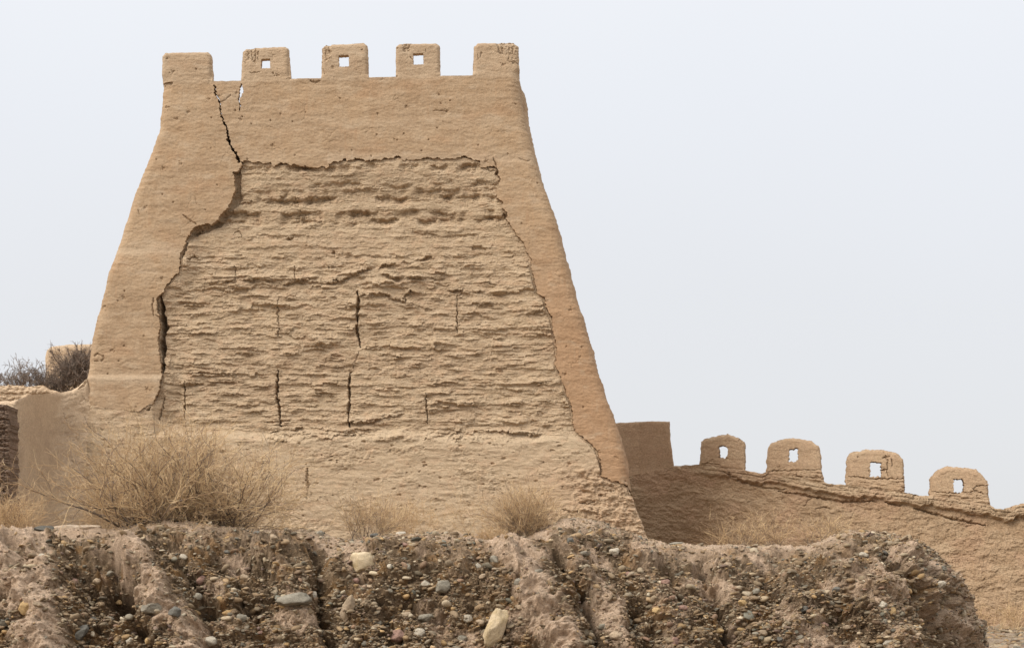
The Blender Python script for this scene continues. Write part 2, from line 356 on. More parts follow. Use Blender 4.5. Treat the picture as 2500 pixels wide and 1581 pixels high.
for pts, hole, mi in mer:
    pts = q(*pts); x0, y0 = pts.min(0)-6; x1, y1 = pts.max(0)+6
    st = 1.0; U, V = np.meshgrid(np.arange(x0, x1, st), np.arange(y0, y1+st, st))
    base_line = topline(U)
    S = poly_sdf(U, V, pts+np.array([[0, 0]]))
    S = S+1.6*fbm(U/14, V/14, 101+mi, 3)*ss(-2, -14, V-base_line)-.6
    S = np.maximum(S, V-base_line)
    if hole is not None:
        hp = poly_sdf(U, V, q(*hole)); hp = hp+1.3*fbm(U/6, V/6, 111+mi, 2)-.8
        S = np.maximum(S, -hp)
    outl = S.copy()
    def pos(u, v, pts=pts, mi=mi, hole=hole):
        h = plaster_h(u, v)
        h = h+tower_plaster(u, np.maximum(v, topline(u)))*0
        e = np.maximum(0, -poly_sdf(u, v, np.concatenate([pts[:4], [pts[4]+[0, 200], pts[5]+[0, 200]]])))
        t = np.clip(1-e/9., 0, 1); h = h-.07*(1-np.sqrt(np.clip(1-t*t*.96, 0, 1)))*ss(0, -14, v-topline(u))
        if mi in (1, 5):
            e = np.minimum(u-Lo(v), Ro(v)-u); t = np.clip(1-e/26., 0, 1); h = h-.22*(1-np.sqrt(np.clip(1-t*t*.96, 0, 1)))*ss(-20, 0, v-topline(u))
        for sp_ in {2: [[(566,108),(596,108),(606,128),(600,150),(588,138),(578,150),(566,140)]], 3: [[(754,102),(776,102),(780,122),(770,142),(754,150)]], 4: [[(946,104),(966,104),(962,120),(950,122)]], 5: [[(1166,99),(1224,99),(1224,152),(1206,150),(1198,132),(1176,128)]]}.get(mi, []):
            h = h-.05*ss(1.5, -2, poly_sdf(u+6*fbm(u/9, v/9, 5, 3), v+6*fbm(u/9, v/9, 6, 3), q(*sp_)))*(1+.6*fbm(u/5, v/4, 7, 3))
        for g in mspall[mi]: h = groove(u, v, h, q(*g), 2.0, .03, mi, 5.)
        return surfP(u, v, YT, BT, h)
    v_, f_, uv_ = slab(U, V, S, st, pos, lambda a, b: .16+0*a, back=True)
    at = coat_attrs(uv_); mo = mesh_obj('merlon', v_, f_, M_plaster, WT, attrs=at)
    if hole is None: mo['label'] = 'solid corner battlement without a loophole' if mi == 1 else 'solid corner battlement with cracked bricks at its top corner'

# core
def strata(U, V, P, A, wx, wa, s, sharp=.16, slope=.0):
    w = V+slope*U+wa*fbm(U/wx, V/(wx*.45), s, 4)
    ph = w/P+.35*perlin(U/(P*9), V/(P*9), s+3); c = np.floor(ph); f = ph-c
    amp = np.clip(.5+1.3*perlin(U/(P*3.2)+c*3.17, c*1.7, s+5), 0, 1.3)
    saw = np.where(f < 1-sharp, f/(1-sharp), (1-f)/sharp)
    return A*amp*saw
def terr(U, V, sx, sy, A, lv, s, o=5, gain=.55):
    n = fbm(U/sx, V/sy, s, o, gain)*lv; c = np.floor(n); f = n-c
    return A/lv*(c+ss(.0, .16, f)+.25*f)
def courses(U, V, P, A, s, w1, jag=.42, rough=.24, slope=0., gate=.35):
    ph = (V+slope*U)/P+.38*perlin(U/(P*14), V/(P*8), s)+.10*fbm(U/(P*1.6), V/(P*1.6), s+1, 3)
    c = np.floor(ph)
    wu = U+.5*w1*perlin(U/w1*.9, V/P*.7, s+2)
    e = jag*(rnd(np.floor(wu/w1+rnd(c, c*0, s+3)*9), c, s+4)-.5)+rough*fbm(U/(w1*.45), c*7.31, s+5, 4, .7)
    ph = ph+e; c = np.floor(ph); f = ph-c
    k = rnd(np.floor(wu/w1*.8+rnd(c, c*0, s+6)*9), c, s+7)
    amp = np.clip(gate+1.5*perlin(U/(P*3.)+c*5.17, c*2.31, s+8), 0, 1.2)*(.45+.8*k)
    return A*amp*np.where(f < .93, (f/.93)**1.4, (1-f)/.07)
def core_h(U, V):
    vo = V/K; uo = U/K
    wob = 8*fbm(U/150, V/90, 203, 3)
    up = ss(640, 560, vo+wob); low = ss(1000, 1030, vo+10*fbm(U/60, V/60, 201, 3)-12*ss(500, 650, uo)+14*ss(820, 900, uo)*ss(1000, 950, uo))
    low = np.maximum(np.maximum(low, ss(1010, 1060, vo)), ss(400, 352, uo)*ss(935, 955, vo)); mid = (1-up)*(1-low)
    dl2, tl2 = seg_dist(U, V, q((430,590),(422,630),(395,670),(388,690))); dl3, tl3 = seg_dist(U, V, q((384,880),(376,930),(366,945)))
    dl, tl = seg_dist(U, V, q((600,385),(800,382),(1120,378),(1165,400),(1172,460),(1200,530),(1250,640),(1300,780),(1310,870),(1345,1000),(1410,1080)))
    h = -.20+.07*fbm(U/220, V/160, 205, 3)+.13*ss(110, 5, dl)+.15*ss(50, 5, np.minimum(dl2, dl3))
    rough = .05*fbm(U/34, V/14, 207, 5, .66)+.03*fbm(U/9, V/5, 209, 4, .75)
    flakes = courses(U, V, 46, .07, 211, 60, .4, .22, -.02)+courses(U, V, 24, .065, 221, 30)+courses(U, V, 12.5, .040, 231, 17)+courses(U, V, 7, .018, 236, 10)
    flakes = flakes+.5*terr(U, V, 66, 22, .10, 5, 213)+terr(U, V, 27, 11, .022, 3, 217)
    plates = 0*U; flakes = flakes+.016*fbm(U/5, V/3.2, 238, 3, .7)
    # broad soft beds of the upper part
    bed = np.zeros(U.shape)
    for y, a, w in ((390, -.09, 10), (432, -.05, 8), (447, -.06, 10), (462, -.09, 9), (497, -.10, 11), (515, -.07, 8), (548, -.03, 6), (600, -.05, 7), (625, -.04, 5)):
        yy = y+9*perlin(U/130, U*0+y, 261)+5*perlin(U/33, U*0+y, 262)+(uo-850)*(-.012)+7*fbm(U/14, V/9, 265, 4, .65)
        m = np.clip(.45+1.5*perlin(U/70, U*0+y*1.3, 263)+.8*perlin(U/22, U*0+y*1.3, 264), 0, 1.25)
        t = (vo-yy)/w
        bed = bed+a*m*np.exp(-np.where(t < 0, (t*2.6)**2, (t*.8)**2))
    ero = np.clip(-bed*9, 0, 1)
    h = h+rough*(.12+up*(.45+1.6*ero)+.16*mid)+bed*(.3+.9*up)
    h = h+flakes*(mid+.40*up)+plates*(.85*mid+.5*up*ero+.15*up)
    # long ledges of the middle
    for pl, dd in ((q((520,660),(560,655),(620,652),(660,664),(700,655),(760,660),(800,655),(835,640),(860,628),(960,612),(1010,600)), .09),
                   (q((500,660),(540,656)), .05), (q((905,640),(930,652),(980,650),(1030,650)), .09), (q((850,690),(905,685),(925,700),(950,702),(955,682),(1010,682),(1070,678),(1130,680),(1180,688)), .09),
                   (q((640,1012),(700,1005),(780,990),(860,990),(940,972)), .08), (q((420,905),(480,895),(560,893)), .07),(q((560,470),(650,466),(690,440)), .05),
                   (q((1150,395),(1172,405)), .1), (q((1255,1075),(1285,1072),(1310,1080)), .06), (q((1300,1075),(1330,1078)), .05),(q((680,1040),(740,1025),(790,1035)), .08),(q((1000,1030),(1060,1020),(1080,1008)), .05)):
        def fn(u, v, o, pl=pl, dd=dd):
            u2 = u+5*fbm(u/12, v/12, 271, 4, .65); v2 = v+11*fbm(u/15, v/11, 272, 4, .65); dd = dd*np.clip(.75+1.5*perlin(u/30, v*0+pl[0, 0], 273), 0, 1.2)
            yy = np.interp(u2, pl[:, 0], pl[:, 1]); e = ss(pl[0, 0]-20, pl[0, 0]+10, u2)*ss(pl[-1, 0]+20, pl[-1, 0]-10, u2)
            t = v2-yy
            return o+e*dd*(np.where(t < 0, np.exp(t/13)*.8, -.7*np.exp(-(t/7)**2)*ss(0, 2.0, t)+.8*np.exp(-(t/1.0)**2)))
        h = local(U, V, pl, 60, fn, h)
    # smooth foot of the wall
    foot = .02+.035*fbm(U/70, V/30, 281, 4)+.016*fbm(U/18, V/9, 283, 4)+.010*np.abs(perlin(U/90, V/13, 285))
    d1, d2, cid, dx, dy = worley((U+3*perlin(U/6, V/6, 1))/24, V/13, 287)
    foot = foot-.04*ss(.2, .08, d1/(.4+cid))*(cid > .93)
    pm = fbm(U/12, V/5, 286, 3); foot = foot-.045*ss(.36, .5, pm)*ss(-.05, .35, perlin(U/70, V/30, 284))
    foot = foot+.07*ss(395, 345, uo)*ss(930, 955, vo)+.35*courses(U, V, 20, .05, 293, 26, gate=.0)*ss(1130, 1010, vo)
    foot = foot+strata(U, V, 30, .009, 40, 24, 289, .12)+.45*strata(U, V, 17, .03, 26, 18, 290, .16)*np.clip(perlin(U/90, V/50, 288)*2.2, 0, 1)
    foot = foot+(terr(U, V, 44, 20, .06, 4, 301)+.03*fbm(U/9, V/7, 302, 4, .7))*ss(-.05, .35, fbm(U/110, V/60, 303, 3))
    rr = ss(1310, 1390, uo)*ss(1085, 1125, vo)         # broken lower right corner
    foot = foot+rr*(.10*fbm(U/24, V/18, 291, 5, .62)+strata(U, V, 34, .05, 40, 26, 292, .12)+terr(U, V, 24, 15, .09, 3, 304)-.04)
    cl = np.exp(-((vo-1022+10*fbm(U/60, V/60, 201, 3))/16)**2)*ss(560, 640, uo)*ss(1330, 1260, uo)
    h = h*(1-low)+foot*low+low*(-.02)+cl*(courses(U, V, 22, .10, 297, 24, .6, .5, 0, .5)+terr(U, V, 30, 16, .10, 4, 299)*.8)
    return h, up, mid, low
def core_full(U, V):
    h, up, mid, low = core_h(U, V)
    vo = V/K; uo = U/K
    # behind the coat keep well back, and recede close to its edge
    c = 26.; e = np.minimum(U-Lo(V), Ro(V)-U); t = np.clip(1-e/c, 0, 1)
    h = h-.20*(1-np.sqrt(np.clip(1-t*t*.96, 0, 1)))
    for pl, w, d in (([(839,682),(841,700),(838,740),(838,775),(843,800),(846,812)], 4.2, .22), ([(822,870),(819,900),(820,940),(817,970),(820,1002)], 4.0, .2), ([(843,820),(838,835),(828,862)], 1.2, .04),
                  ([(651,868),(650,890),(648,930),(655,960),(657,1000)], 4.4, .2), ([(653,775),(650,790)], 2.5, .1), ([(652,690),(650,740),(655,772)], 1.8, .06), ([(431,895),(430,930),(430,985)], 2.6, .12), ([(1001,925),(1003,960),(1004,995)], 2.8, .1),
                  ([(1074,690),(1074,720),(1075,780)], 2., .08), ([(723,1100),(722,1125),(725,1150)], 5.0, .09), ([(725,1150),(719,1185)], 1.4, .03), ([(1135,1150),(1136,1175)], 1.5, .03), ([(551,622),(551,660)], 1.5, .05), ([(690,660),(690,620)], 1.5, .05),
                  ([(948,702),(950,690)], 2.5, .06), ([(372,985),(380,960),(386,935)], 3, .08), ([(348,965),(356,958)], 3, .1),
                  ([(1408,1080),(1414,1100),(1412,1115)], 3, .12), ([(1320,1195),(1345,1205),(1360,1200)], 3, .07), ([(1362,1180),(1385,1185),(1400,1178)], 3, .07), ([(1476,1150),(1484,1170)], 3, .05),
                  ([(672,558),(686,556)], 5, .09), ([(1110,580),(1128,578),(1140,583)], 7, .06), ([(780,590),(785,586)], 5, .07), ([(545,548),(552,538),(562,540),(565,550),(556,556)], 1.8, .04),
                  ([(440,610),(450,602),(462,604)], 4, .09), ([(450,545),(470,533)], 9, .1), ([(1168,402),(1174,410)], 9, .14), ([(1186,500),(1192,512)], 7, .12)):
        h = groove(U, V, h, q(*pl), w, d, 5, 4.5)
    # deep rent behind the lower left coat, and behind its upper crack
    for pl, w in (([(376,694),(379,720),(378,740),(384,765),(379,800),(381,845),(383,874)], 9), ([(504,200),(518,238),(524,285),(536,318),(554,360),(562,380)], 12)):
        h = groove(U, V, h, q(*pl), w, .5, 6, 3.)
    for pl, w, d in (([(561,380),(556,405),(558,440),(552,470),(530,500),(508,522),(480,536),(455,548)], 13, .12), ([(440,570),(432,590),(428,605)], 5, .12)):
        h = groove(U, V, h, q(*pl), w, d, 7, 3.)
    return h, up, mid, low
nrow, ncol = 1030, 1130
vs = np.linspace(CORE_TOP, 1484, nrow); s_ = np.linspace(0, 1, ncol)
inl = 11*ss(960*K, 940*K, vs); inr = 11*ss(1145*K, 1139*K, vs)
A = Lo(vs)+inl; B = Ro(vs)-inr
U = A[:, None]+(B-A)[:, None]*s_[None]; V = np.repeat(vs[:, None], ncol, 1)
h, up, mid, low = core_full(U, V)
# keep the core behind the coat wherever the coat lies over it
Sp = poly_sdf(U, V, poly)
h = np.where(Sp < 6, np.minimum(h, -.045+.15*ss(395*K, 350*K, U)*ss(925*K, 950*K, V)-.20*ss(2, -14, Sp)+.025*fbm(U/10, V/10, 9, 2)), h)
P = surfP(U, V, YT, BT, h)
idx = np.arange(nrow*ncol).reshape(nrow, ncol)
f_ = np.stack([idx[:-1, :-1], idx[1:, :-1], idx[1:, 1:], idx[:-1, 1:]], -1).reshape(-1, 4)
cf = lambda a, v: core_full(a[None], v[None])[0][0]
cuv = np.stack([U.ravel(), V.ravel()], 1)
cL = side_sheet(CORE_TOP, 1340, Lo, -1, 11, lambda a, v: 0*a-.3, grow=0.15); cR = side_sheet(CORE_TOP, 1340, Ro, 1, 11, lambda a, v: 0*a-.3, grow=.15)
# exposed lower corners join the front sheet exactly
def low_side(col, outx, sgn, v0):
    m = vs >= v0; base = P[m, col]; t = np.linspace(0, 1, 50)**1.6
    Q = np.repeat(base[:, None, :], 50, 1); Q[..., 1] += t*8; VV, TT = np.meshgrid(vs[m], t, indexing='ij')
    Q[..., 0] += sgn*(.1*TT+(.06*fbm(VV/25, TT*30, 95, 4))*ss(0, .04, TT))
    i = np.arange(Q.shape[0]*50).reshape(-1, 50); f = np.stack([i[:-1, :-1], i[:-1, 1:], i[1:, 1:], i[1:, :-1]], -1).reshape(-1, 4)
    return Q.reshape(-1, 3), (f if sgn > 0 else f[:, ::-1]), np.stack([np.repeat(U[m, col], 50), np.repeat(vs[m], 50)], 1)
lr = low_side(ncol-1, 0, 1, 1138*K); ll = low_side(0, 0, -1, 950*K)
# roof deck and rear face
c0 = surfP(Lo(np.array([CORE_TOP]))+11, np.array([CORE_TOP]), YT, BT)[0]; c1 = surfP(Ro(np.array([CORE_TOP]))-11, np.array([CORE_TOP]), YT, BT)[0]
dv = np.array([c0+[0, .2, 0], c1+[0, .2, 0], c1+[.2, 8.1, 0], c0+[-.2, 8.1, 0]])
bl = surfP(Lo(np.array([1484.])), np.array([1484.]), YT, BT)[0]+[0, 8.05, 0]; br = surfP(Ro(np.array([1484.])), np.array([1484.]), YT, BT)[0]+[0, 8.05, 0]
bv = np.array([c0+[0, 8.05, .0], c1+[0, 8.05, .0], br, bl])
deck = (np.concatenate([dv, bv]), np.array([[0, 1, 2, 3], [4, 5, 6, 7]]), np.full((8, 2), 500.))
vv, ff, uv = join([(P.reshape(-1, 3), f_, cuv), lr, ll, deck])
u, v = uv[:, 0], uv[:, 1]; vo = v/K
w2 = 10*fbm(u/120, v/60, 301, 3)
dust_lit = .55*ss(0., .45, fbm(u/90, v/30, 303, 4))+.8*ss(1005, 1030, vo+w2)*ss(1060, 1035, vo+w2)+.45*ss(1000, 1050, vo)+.6*np.exp(-((vo-420)/14)**2)+.5*np.exp(-((vo-478)/9)**2)+.6*np.exp(-((vo-535)/14)**2)+.5*np.exp(-((vo-640+w2)/12)**2)
eb = np.clip(-(h-np.broadcast_to(-.2, h.shape)).ravel()*5, 0, .8); eb = np.concatenate([eb, np.zeros(len(u)-len(eb))])*ss(640, 560, vo)  # browner where the upper beds are set deeper
brown_bed = eb+.8*ss(.1, .45, fbm(u/80, v/20, 305, 5))*ss(1010, 980, vo)+.35*ss(600, 580, vo)*ss(.0, .4, perlin(u/140, (vo+w2)/22, 307))+.35*np.exp(-((vo-505-w2*.6)/12)**2)+.35*np.exp(-((vo-455-w2*.6)/10)**2)
pink = .5*ss(.1, .4, fbm(u/40, v/20, 309, 3))+.6*ss(1060, 1130, vo)*ss(1200, 1400, u)
earth = mesh_obj('earth_core', vv, ff, M_core, WT, attrs={'dust_lit': ('FLOAT', np.clip(dust_lit, 0, 1)), 'brown_bed': ('FLOAT', np.clip(brown_bed, 0, 1)), 'pink': ('FLOAT', np.clip(pink, 0, 1))})
earth['label'] = 'rough layered rammed earth core flaking in horizontal beds'
parapet = None

# ------------------------------------------------------------------ the crenellated wall on the right
CW = thing('crenellated_wall', (9., 38., 1.2), 'low brown eroded earth wall running down to the right of the tower with round-topped battlements', 'wall')
def wy(u):   # distance of the wall face
    return np.interp(u, [1480, 1560, 1640, 1760, 1950, 2200, 2500, 3000], [43.2, 42.6, 41.4, 39.6, 38.0, 36.8, 35.6, 34.0])
WB = .22
wtop = q((1400,1124),(1480,1118),(1530,1108),(1586,1095),(1645,1092),(1750,1106),(1790,1114),(1802,1108),(1935,1134),(1945,1138),(1990,1141),(2125,1159),(2160,1166),(2187,1165),(2322,1187),(2332,1196),(2378,1201),(2384,1190),(2420,1187),(2520,1200),(2620,1212),(2800,1240))
def wtl(u): return np.interp(u, wtop[:, 0], wtop[:, 1])
def wall_h(U, V):
    uo, vo = U/K, V/K
    d = vo-wtl(U)/K                                          # below the top
    led = 24+9*perlin(U/60, U*0, 401)+5*perlin(U/15, U*0, 402)+10*ss(1900, 1800, uo)*0
    sl = ss(1600, 1700, uo)
    h = .16*sl*ss(led+3, led-3, d)+.05*fbm(U/70, V/50, 403, 3)
    W = V-.10*(U-1560)*ss(3200, 1500, U)                     # beds sag to the right
    h = h+(strata(U, W, 24, .015, 40, 26, 411, .12)+strata(U, W, 11, .014, 22, 18, 415, .16))*(.9)
    h = h+terr(U, W, 55, 34, .07, 5, 417)+terr(U, W, 20, 14, .04, 3, 418)+.4*courses(U, W, 17, .06, 416, 26, gate=0.)
    h = h+.035*fbm(U/16, W/10, 421, 5, .7)+.02*fbm(U/4, W/3, 425, 2)
    # brick courses at the ledge
    g = (d+.02*U) % 9; h = h-.05*sl*ss(led+3, led-3, d)*(ss(1.8, .4, g))+.05*sl*ss(led+3, led-3, d)*(rnd(np.floor(U/26+.5*np.floor((d+.02*U)/9)), np.floor((d+.02*U)/9), 7)-.5)
    for pl, w, dd in (([(1700,1110),(1750,1135),(1800,1148),(1850,1150)], 3, .1), ([(1830,1155),(1900,1165),(1980,1180),(2060,1178)], 3.5, .12), ([(1890,1190),(1900,1176),(1912,1170)], 2, .05), ([(1918,1196),(1940,1193),(1955,1196)], 2.5, .06), ([(2150,1195),(2250,1222),(2320,1235)], 3.5, .12), ([(2080,1180),(2120,1190)], 3, .1)):
        h = groove(U, V, h, q(*pl), w*1.2, dd, 8, 4)
    return h
def wall_attrs(uv):
    u, v = uv[:, 0], uv[:, 1]; d = v-wtl(u)
    return {'dust_lit': ('FLOAT', np.clip(ss(34, 10, d+8*perlin(u/20, v/20, 3))*.75+.5*ss(.1, .5, fbm(u/80, v/40, 431, 4)), 0, 1)), 'pink': ('FLOAT', np.clip(.9*ss(.0, .4, fbm(u/110, v/70, 433, 3)), 0, 1))}
st = 1.4
U, V = np.meshgrid(np.arange(1440, 3120, st), np.arange(1100, 1620, st))
S = (wtl(U)+2.2*fbm(U/14, U*0, 441, 3))-V
S = np.maximum(S, np.maximum(1450-U, U-3105))
S = np.maximum(S, V-1612)
v_, f_, uv_ = slab(U, V, S, st, lambda u, v: surfP(u, v, wy(u), WB, wall_h(u, v)), lambda a, b: .9+0*a, back=True, back_v=1240)
mesh_obj('wall_body', v_, f_, M_brown, CW, attrs=wall_attrs(uv_))
# plain upright block in the corner by the tower
def small_slab(name, pts, hole, mat, parent, ys, b, hf, thick, st=1.0, rough=1.5, seed=1, attrs=None, edge=7., er=.06, hrough=1.4, xs=0.):
    pts = q(*pts); x0, y0 = pts.min(0)-6; x1, y1 = pts.max(0)+6
    U, V = np.meshgrid(np.arange(x0, x1, st), np.arange(y0, y1, st))
    S = poly_sdf(U, V, pts)+rough*(fbm(U/13, V/13, seed, 3)-.35)
    if hole: S = np.maximum(S, -(poly_sdf(U, V, q(*hole))+hrough*fbm(U/6, V/6, seed+1, 2)))
    def pos(u, v):
        e = np.maximum(0, -poly_sdf(u, v, pts)); t = np.clip(1-e/edge, 0, 1)
        return surfP(u, v, ys(u) if callable(ys) else ys, b, hf(u, v)-er*(1-np.sqrt(np.clip(1-t*t*.96, 0, 1))))
    v_, f_, uv_ = slab(U, V, S, st, pos, lambda a, c: thick+0*a, back=True, xs=xs)
    return mesh_obj(name, v_, f_, mat, parent, attrs=attrs(uv_) if attrs else None)
def flat_attr(d, p): return lambda uv: {'dust_lit': ('FLOAT', np.clip(d+.5*fbm(uv[:, 0]/40, uv[:, 1]/25, 5, 3), 0, 1)), 'pink': ('FLOAT', np.clip(p+.5*fbm(uv[:, 0]/60, uv[:, 1]/40, 6, 3), 0, 1))}
cb = small_slab('corner_block', [(1400,993),(1448,994),(1530,990),(1575,990.5),(1577,1035),(1582,1070),(1587,1118),(1500,1150),(1400,1150)], None, M_brown, CW, lambda u: wy(u)+.06, WB,
   lambda u, v: .5*plaster_h(u, v, 3)+.05*ss(1140, 1165, v), 1.2, seed=31, attrs=flat_attr(.05, .5), rough=1.2)
cb['label'] = 'plain square-topped wall block beside the tower'
wm = [([(1645,1093),(1648,1062),(1650,1040),(1656,1034),(1680,1027),(1705,1023),(1712,1020.5),(1720,1024),(1735,1030),(1750,1039),(1751,1075),(1750,1108),(1700,1103)], [(1690,1049),(1702,1047),(1709,1052),(1710,1072),(1704,1076),(1690,1076)]),
 ([(1802,1110),(1803,1085),(1807,1050),(1815,1042),(1845,1032),(1875,1030.5),(1905,1037),(1924,1049),(1929,1072),(1931,1105),(1935,1138),(1870,1124)], [(1853,1056),(1875,1055),(1874,1066),(1876,1075),(1870,1086),(1853,1085)]),
 ([(1988,1144),(1990,1110),(1991,1078),(2000,1065),(2040,1057),(2070,1059),(2105,1065),(2123,1080),(2124,1120),(2126,1163),(2060,1152)], [(2043,1087),(2054,1085),(2070,1089),(2069,1104),(2072,1121),(2044,1121)]),
 ([(2186,1169),(2188,1140),(2190,1121),(2205,1104),(2225,1097),(2270,1101),(2295,1104),(2314,1124),(2323,1139),(2322,1160),(2328,1196),(2250,1180)], [(2240,1126),(2262,1126),(2264,1140),(2262,1158),(2241,1158)]),
 ([(2379,1206),(2380,1190),(2392,1186),(2420,1184),(2480,1186),(2500,1200),(2500,1220)], None)]
wmc = [[[(1650,1091),(1665,1090),(1690,1093)]], [[(1803,1108),(1850,1107),(1930,1104)],[(1870,1128),(1872,1115)],[(1806,1120),(1930,1124)]],
 [[(2078,1070),(2086,1085),(2084,1120)],[(2096,1078),(2094,1098)],[(2072,1078),(2090,1073)],[(2072,1106),(2086,1104)],[(1992,1120),(2050,1126),(2124,1126)]],
 [[(2285,1150),(2300,1140),(2322,1141)],[(2190,1156),(2240,1160),(2290,1156)],[(2286,1152),(2310,1160)]], []]
for i, (pp, ho) in enumerate(wm):
    def hf(u, v, i=i):
        vo = v/K+7*fbm(u/22, v/22, 460+i, 3); base = ss(0, 6, vo-[1400, 1104, 1125, 1156, 1400][i])
        h = plaster_h(u, v, 60+i)*1.2+.10
        h = h+base*(strata(u, v-.1*u, 11, .05, 20, 8, 450+i, .2)+.03*fbm(u/9, v/5, 451, 3))
        for g in wmc[i]: h = groove(u, v, h, q(*g), 2.3, .06, 12+i, 4.5)
        return h
    o = small_slab('merlon', pp, ho, M_brown, CW, lambda u: wy(u)-.02, WB, hf, .34, seed=40+i*3, attrs=flat_attr(.45, .3), rough=3.5, edge=10, er=.1, hrough=4., xs=.075)
    if i == 4: o['label'] = 'solid battlement cut off by the right edge'
# the merlons stand forward of the wall line by their lean; nothing else needed

# ------------------------------------------------------------------ left: plaster wall, brick pier, parapet behind
LW = thing('plaster_wall', (-10.6, 33.6, 2.0), 'smooth grey-tan plastered wall curving into the left foot of the tower', 'wall')
def ly(u):
    o = u/K
    return 30.9+2.1*ss(30, 150, o)**.8+.95*ss(60, 222, o)+.16*ss(222, 275, o)
def lwh(u, v):
    h = .6*plaster_h(u, v, 9)
    d1, d2, cid, dx, dy = worley((u+12*fbm(u/20, v/20, 3, 2))/46, (v+12*fbm(u/20, v/20, 4, 2))/34, 501)
    h = h-.028*ss(.06, .0, d2-d1)*ss(-.1, .3, perlin(u/40, v/40, 5))
    h = groove(u, v, h, q((185,915),(197,905),(205,890)), 4, .06, 3); h = groove(u, v, h, q((212,958),(216,980),(205,1002)), 3.5, .06, 4)
    h = h+.09*fbm(u/45, v/40, 506, 5)
    return h-.06*ss(12, 0, v/K-np.interp(u/K, [0, 50, 75, 110, 150, 180, 200], [941, 934, 926, 925, 920, 908, 885]))
small_slab('wall_face', [(-480,944),(20,941),(50,934),(75,926),(110,925),(140,922),(165,916),(182,907),(195,896),(201,890),(206,905),(210,935),(222,962),(262,990),(275,1100),(275,1430),(-480,1430)], None, M_greyplaster, LW, ly, .12, lwh, .7, seed=61, rough=1.3, st=1.4,
   attrs=lambda uv: {'dust_lit': ('FLOAT', np.clip(ss(110, 0, uv[:, 1]-960)*.6+.9*ss(150, 215, uv[:, 0])+.4*fbm(uv[:, 0]/30, uv[:, 1]/30, 8, 3), 0, 1))})  # paler top paints the light on it; paler towards the tower matches its foot
BP = None
def brickh(u, v):
    vy = v+5*fbm(u/18, v/18, 2, 3); r = np.floor(vy/11); g = vy/11-r; x = u/24+.5*(r % 2); gx = x-np.floor(x)
    return .04*(ss(0, .12, g)*ss(1, .86, g)*ss(0, .06, gx)*ss(1, .93, gx))+.05*(rnd(np.floor(x), r, 5)-.5)+.14*fbm(u/16, v/12, 3, 4, .65)
bp = small_slab('brick_pier', [(-480,952),(10,951),(19,954),(22,1000),(20,1050),(22,1100),(20,1150),(24,1200),(23,1430),(-480,1430)], None, M_brick, None, 30.2, .04, brickh, .55, seed=71, rough=3.)
tag(bp, 'dark reddish-brown adobe brick pier at the far left edge of the photo', 'pier')
pr = small_slab('parapet_wall', [(-480,908),(0,907),(40,906),(60,909),(100,906),(112,915),(150,925),(250,930),(250,1420),(-480,1420)], None, M_greyplaster, None, 37.5, .02,
   lambda u, v: plaster_h(u, v, 14)+.05*fbm(u/12, v/6, 5, 3)+strata(u, v, 16, .06, 25, 10, 511, .15), 4.5, seed=81, rough=4., attrs=flat_attr(.8, 0))
tag(pr, 'crumbling low pale wall top seen below the dark bushes behind the plastered wall', 'wall')
mb = small_slab('merlon_block', [(104,835),(107,822),(118,813),(150,809),(200,808),(260,806),(260,1100),(106,1100)], None, M_greyplaster, None, 40.5, .03, lambda u, v: plaster_h(u, v, 19)*1.3+.04*ss(150*K, 152*K, u), 1.4, seed=91, rough=1.2, attrs=flat_attr(.1, 0), edge=16, er=.18)
tag(mb, 'round-shouldered greyish earth battlement half hidden by dark bushes left of the tower', 'battlement')

# ------------------------------------------------------------------ gravel bank in the foreground
crest = q((-600,1262),(-300,1250),(-120,1245),(0,1246),(60,1240),(140,1238),(240,1242),(300,1240),(340,1232),(400,1224),(460,1226),(520,1236),(600,1244),(740,1246),(785,1262),(830,1268),(880,1262),(940,1254),(1000,1250),(1100,1254),(1170,1262),(1230,1262),(1290,1235),(1330,1216),(1390,1219),(1450,1240),(1510,1262),(1570,1277),(1700,1280),(1900,1281),(1950,1262),(1985,1248),(2030,1244),(2080,1252),(2140,1266),(2190,1288),(2230,1325),(2262,1375),(2292,1440),(2312,1500),(2325,1545),(2340,1600),(2370,1680))
def vc(u): return np.interp(u, crest[:, 0], crest[:, 1])+4*perlin(u/28, u*0, 601)+3*perlin(u/9, u*0, 602)+1.5*perlin(u/4, u*0, 603)
VB = 1690.
nu, nf, nt = 2650, 430, 90
us = np.concatenate([np.linspace(-560, -160, 300, endpoint=False), np.linspace(-160, 2140, 1750, endpoint=False), np.linspace(2140, 2440, 600)])
tf = np.linspace(0, 1, nf)                      # 0 crest .. 1 foot
VCR = vc(us); ker = np.hanning(41); ker /= ker.sum(); VC = np.convolve(np.pad(np.interp(us, crest[:, 0], crest[:, 1]), 20, mode='edge'), ker, 'valid'); CN = VCR-VC
U = np.repeat(us[:, None], nf, 1); V = VC[:, None]+(VB-VC)[:, None]*tf[None]
side = ss(2150, 2400, U)                         # the bank turns away at its right end
dcr = (V-VC[:, None])
Yb = 10.25+.55*np.clip(1-dcr/400., 0, 1)+.55*np.exp(-dcr/28.)+.60*np.exp(-dcr/95.)+1.6*side*ss(0, 1, (U-2150)/220)
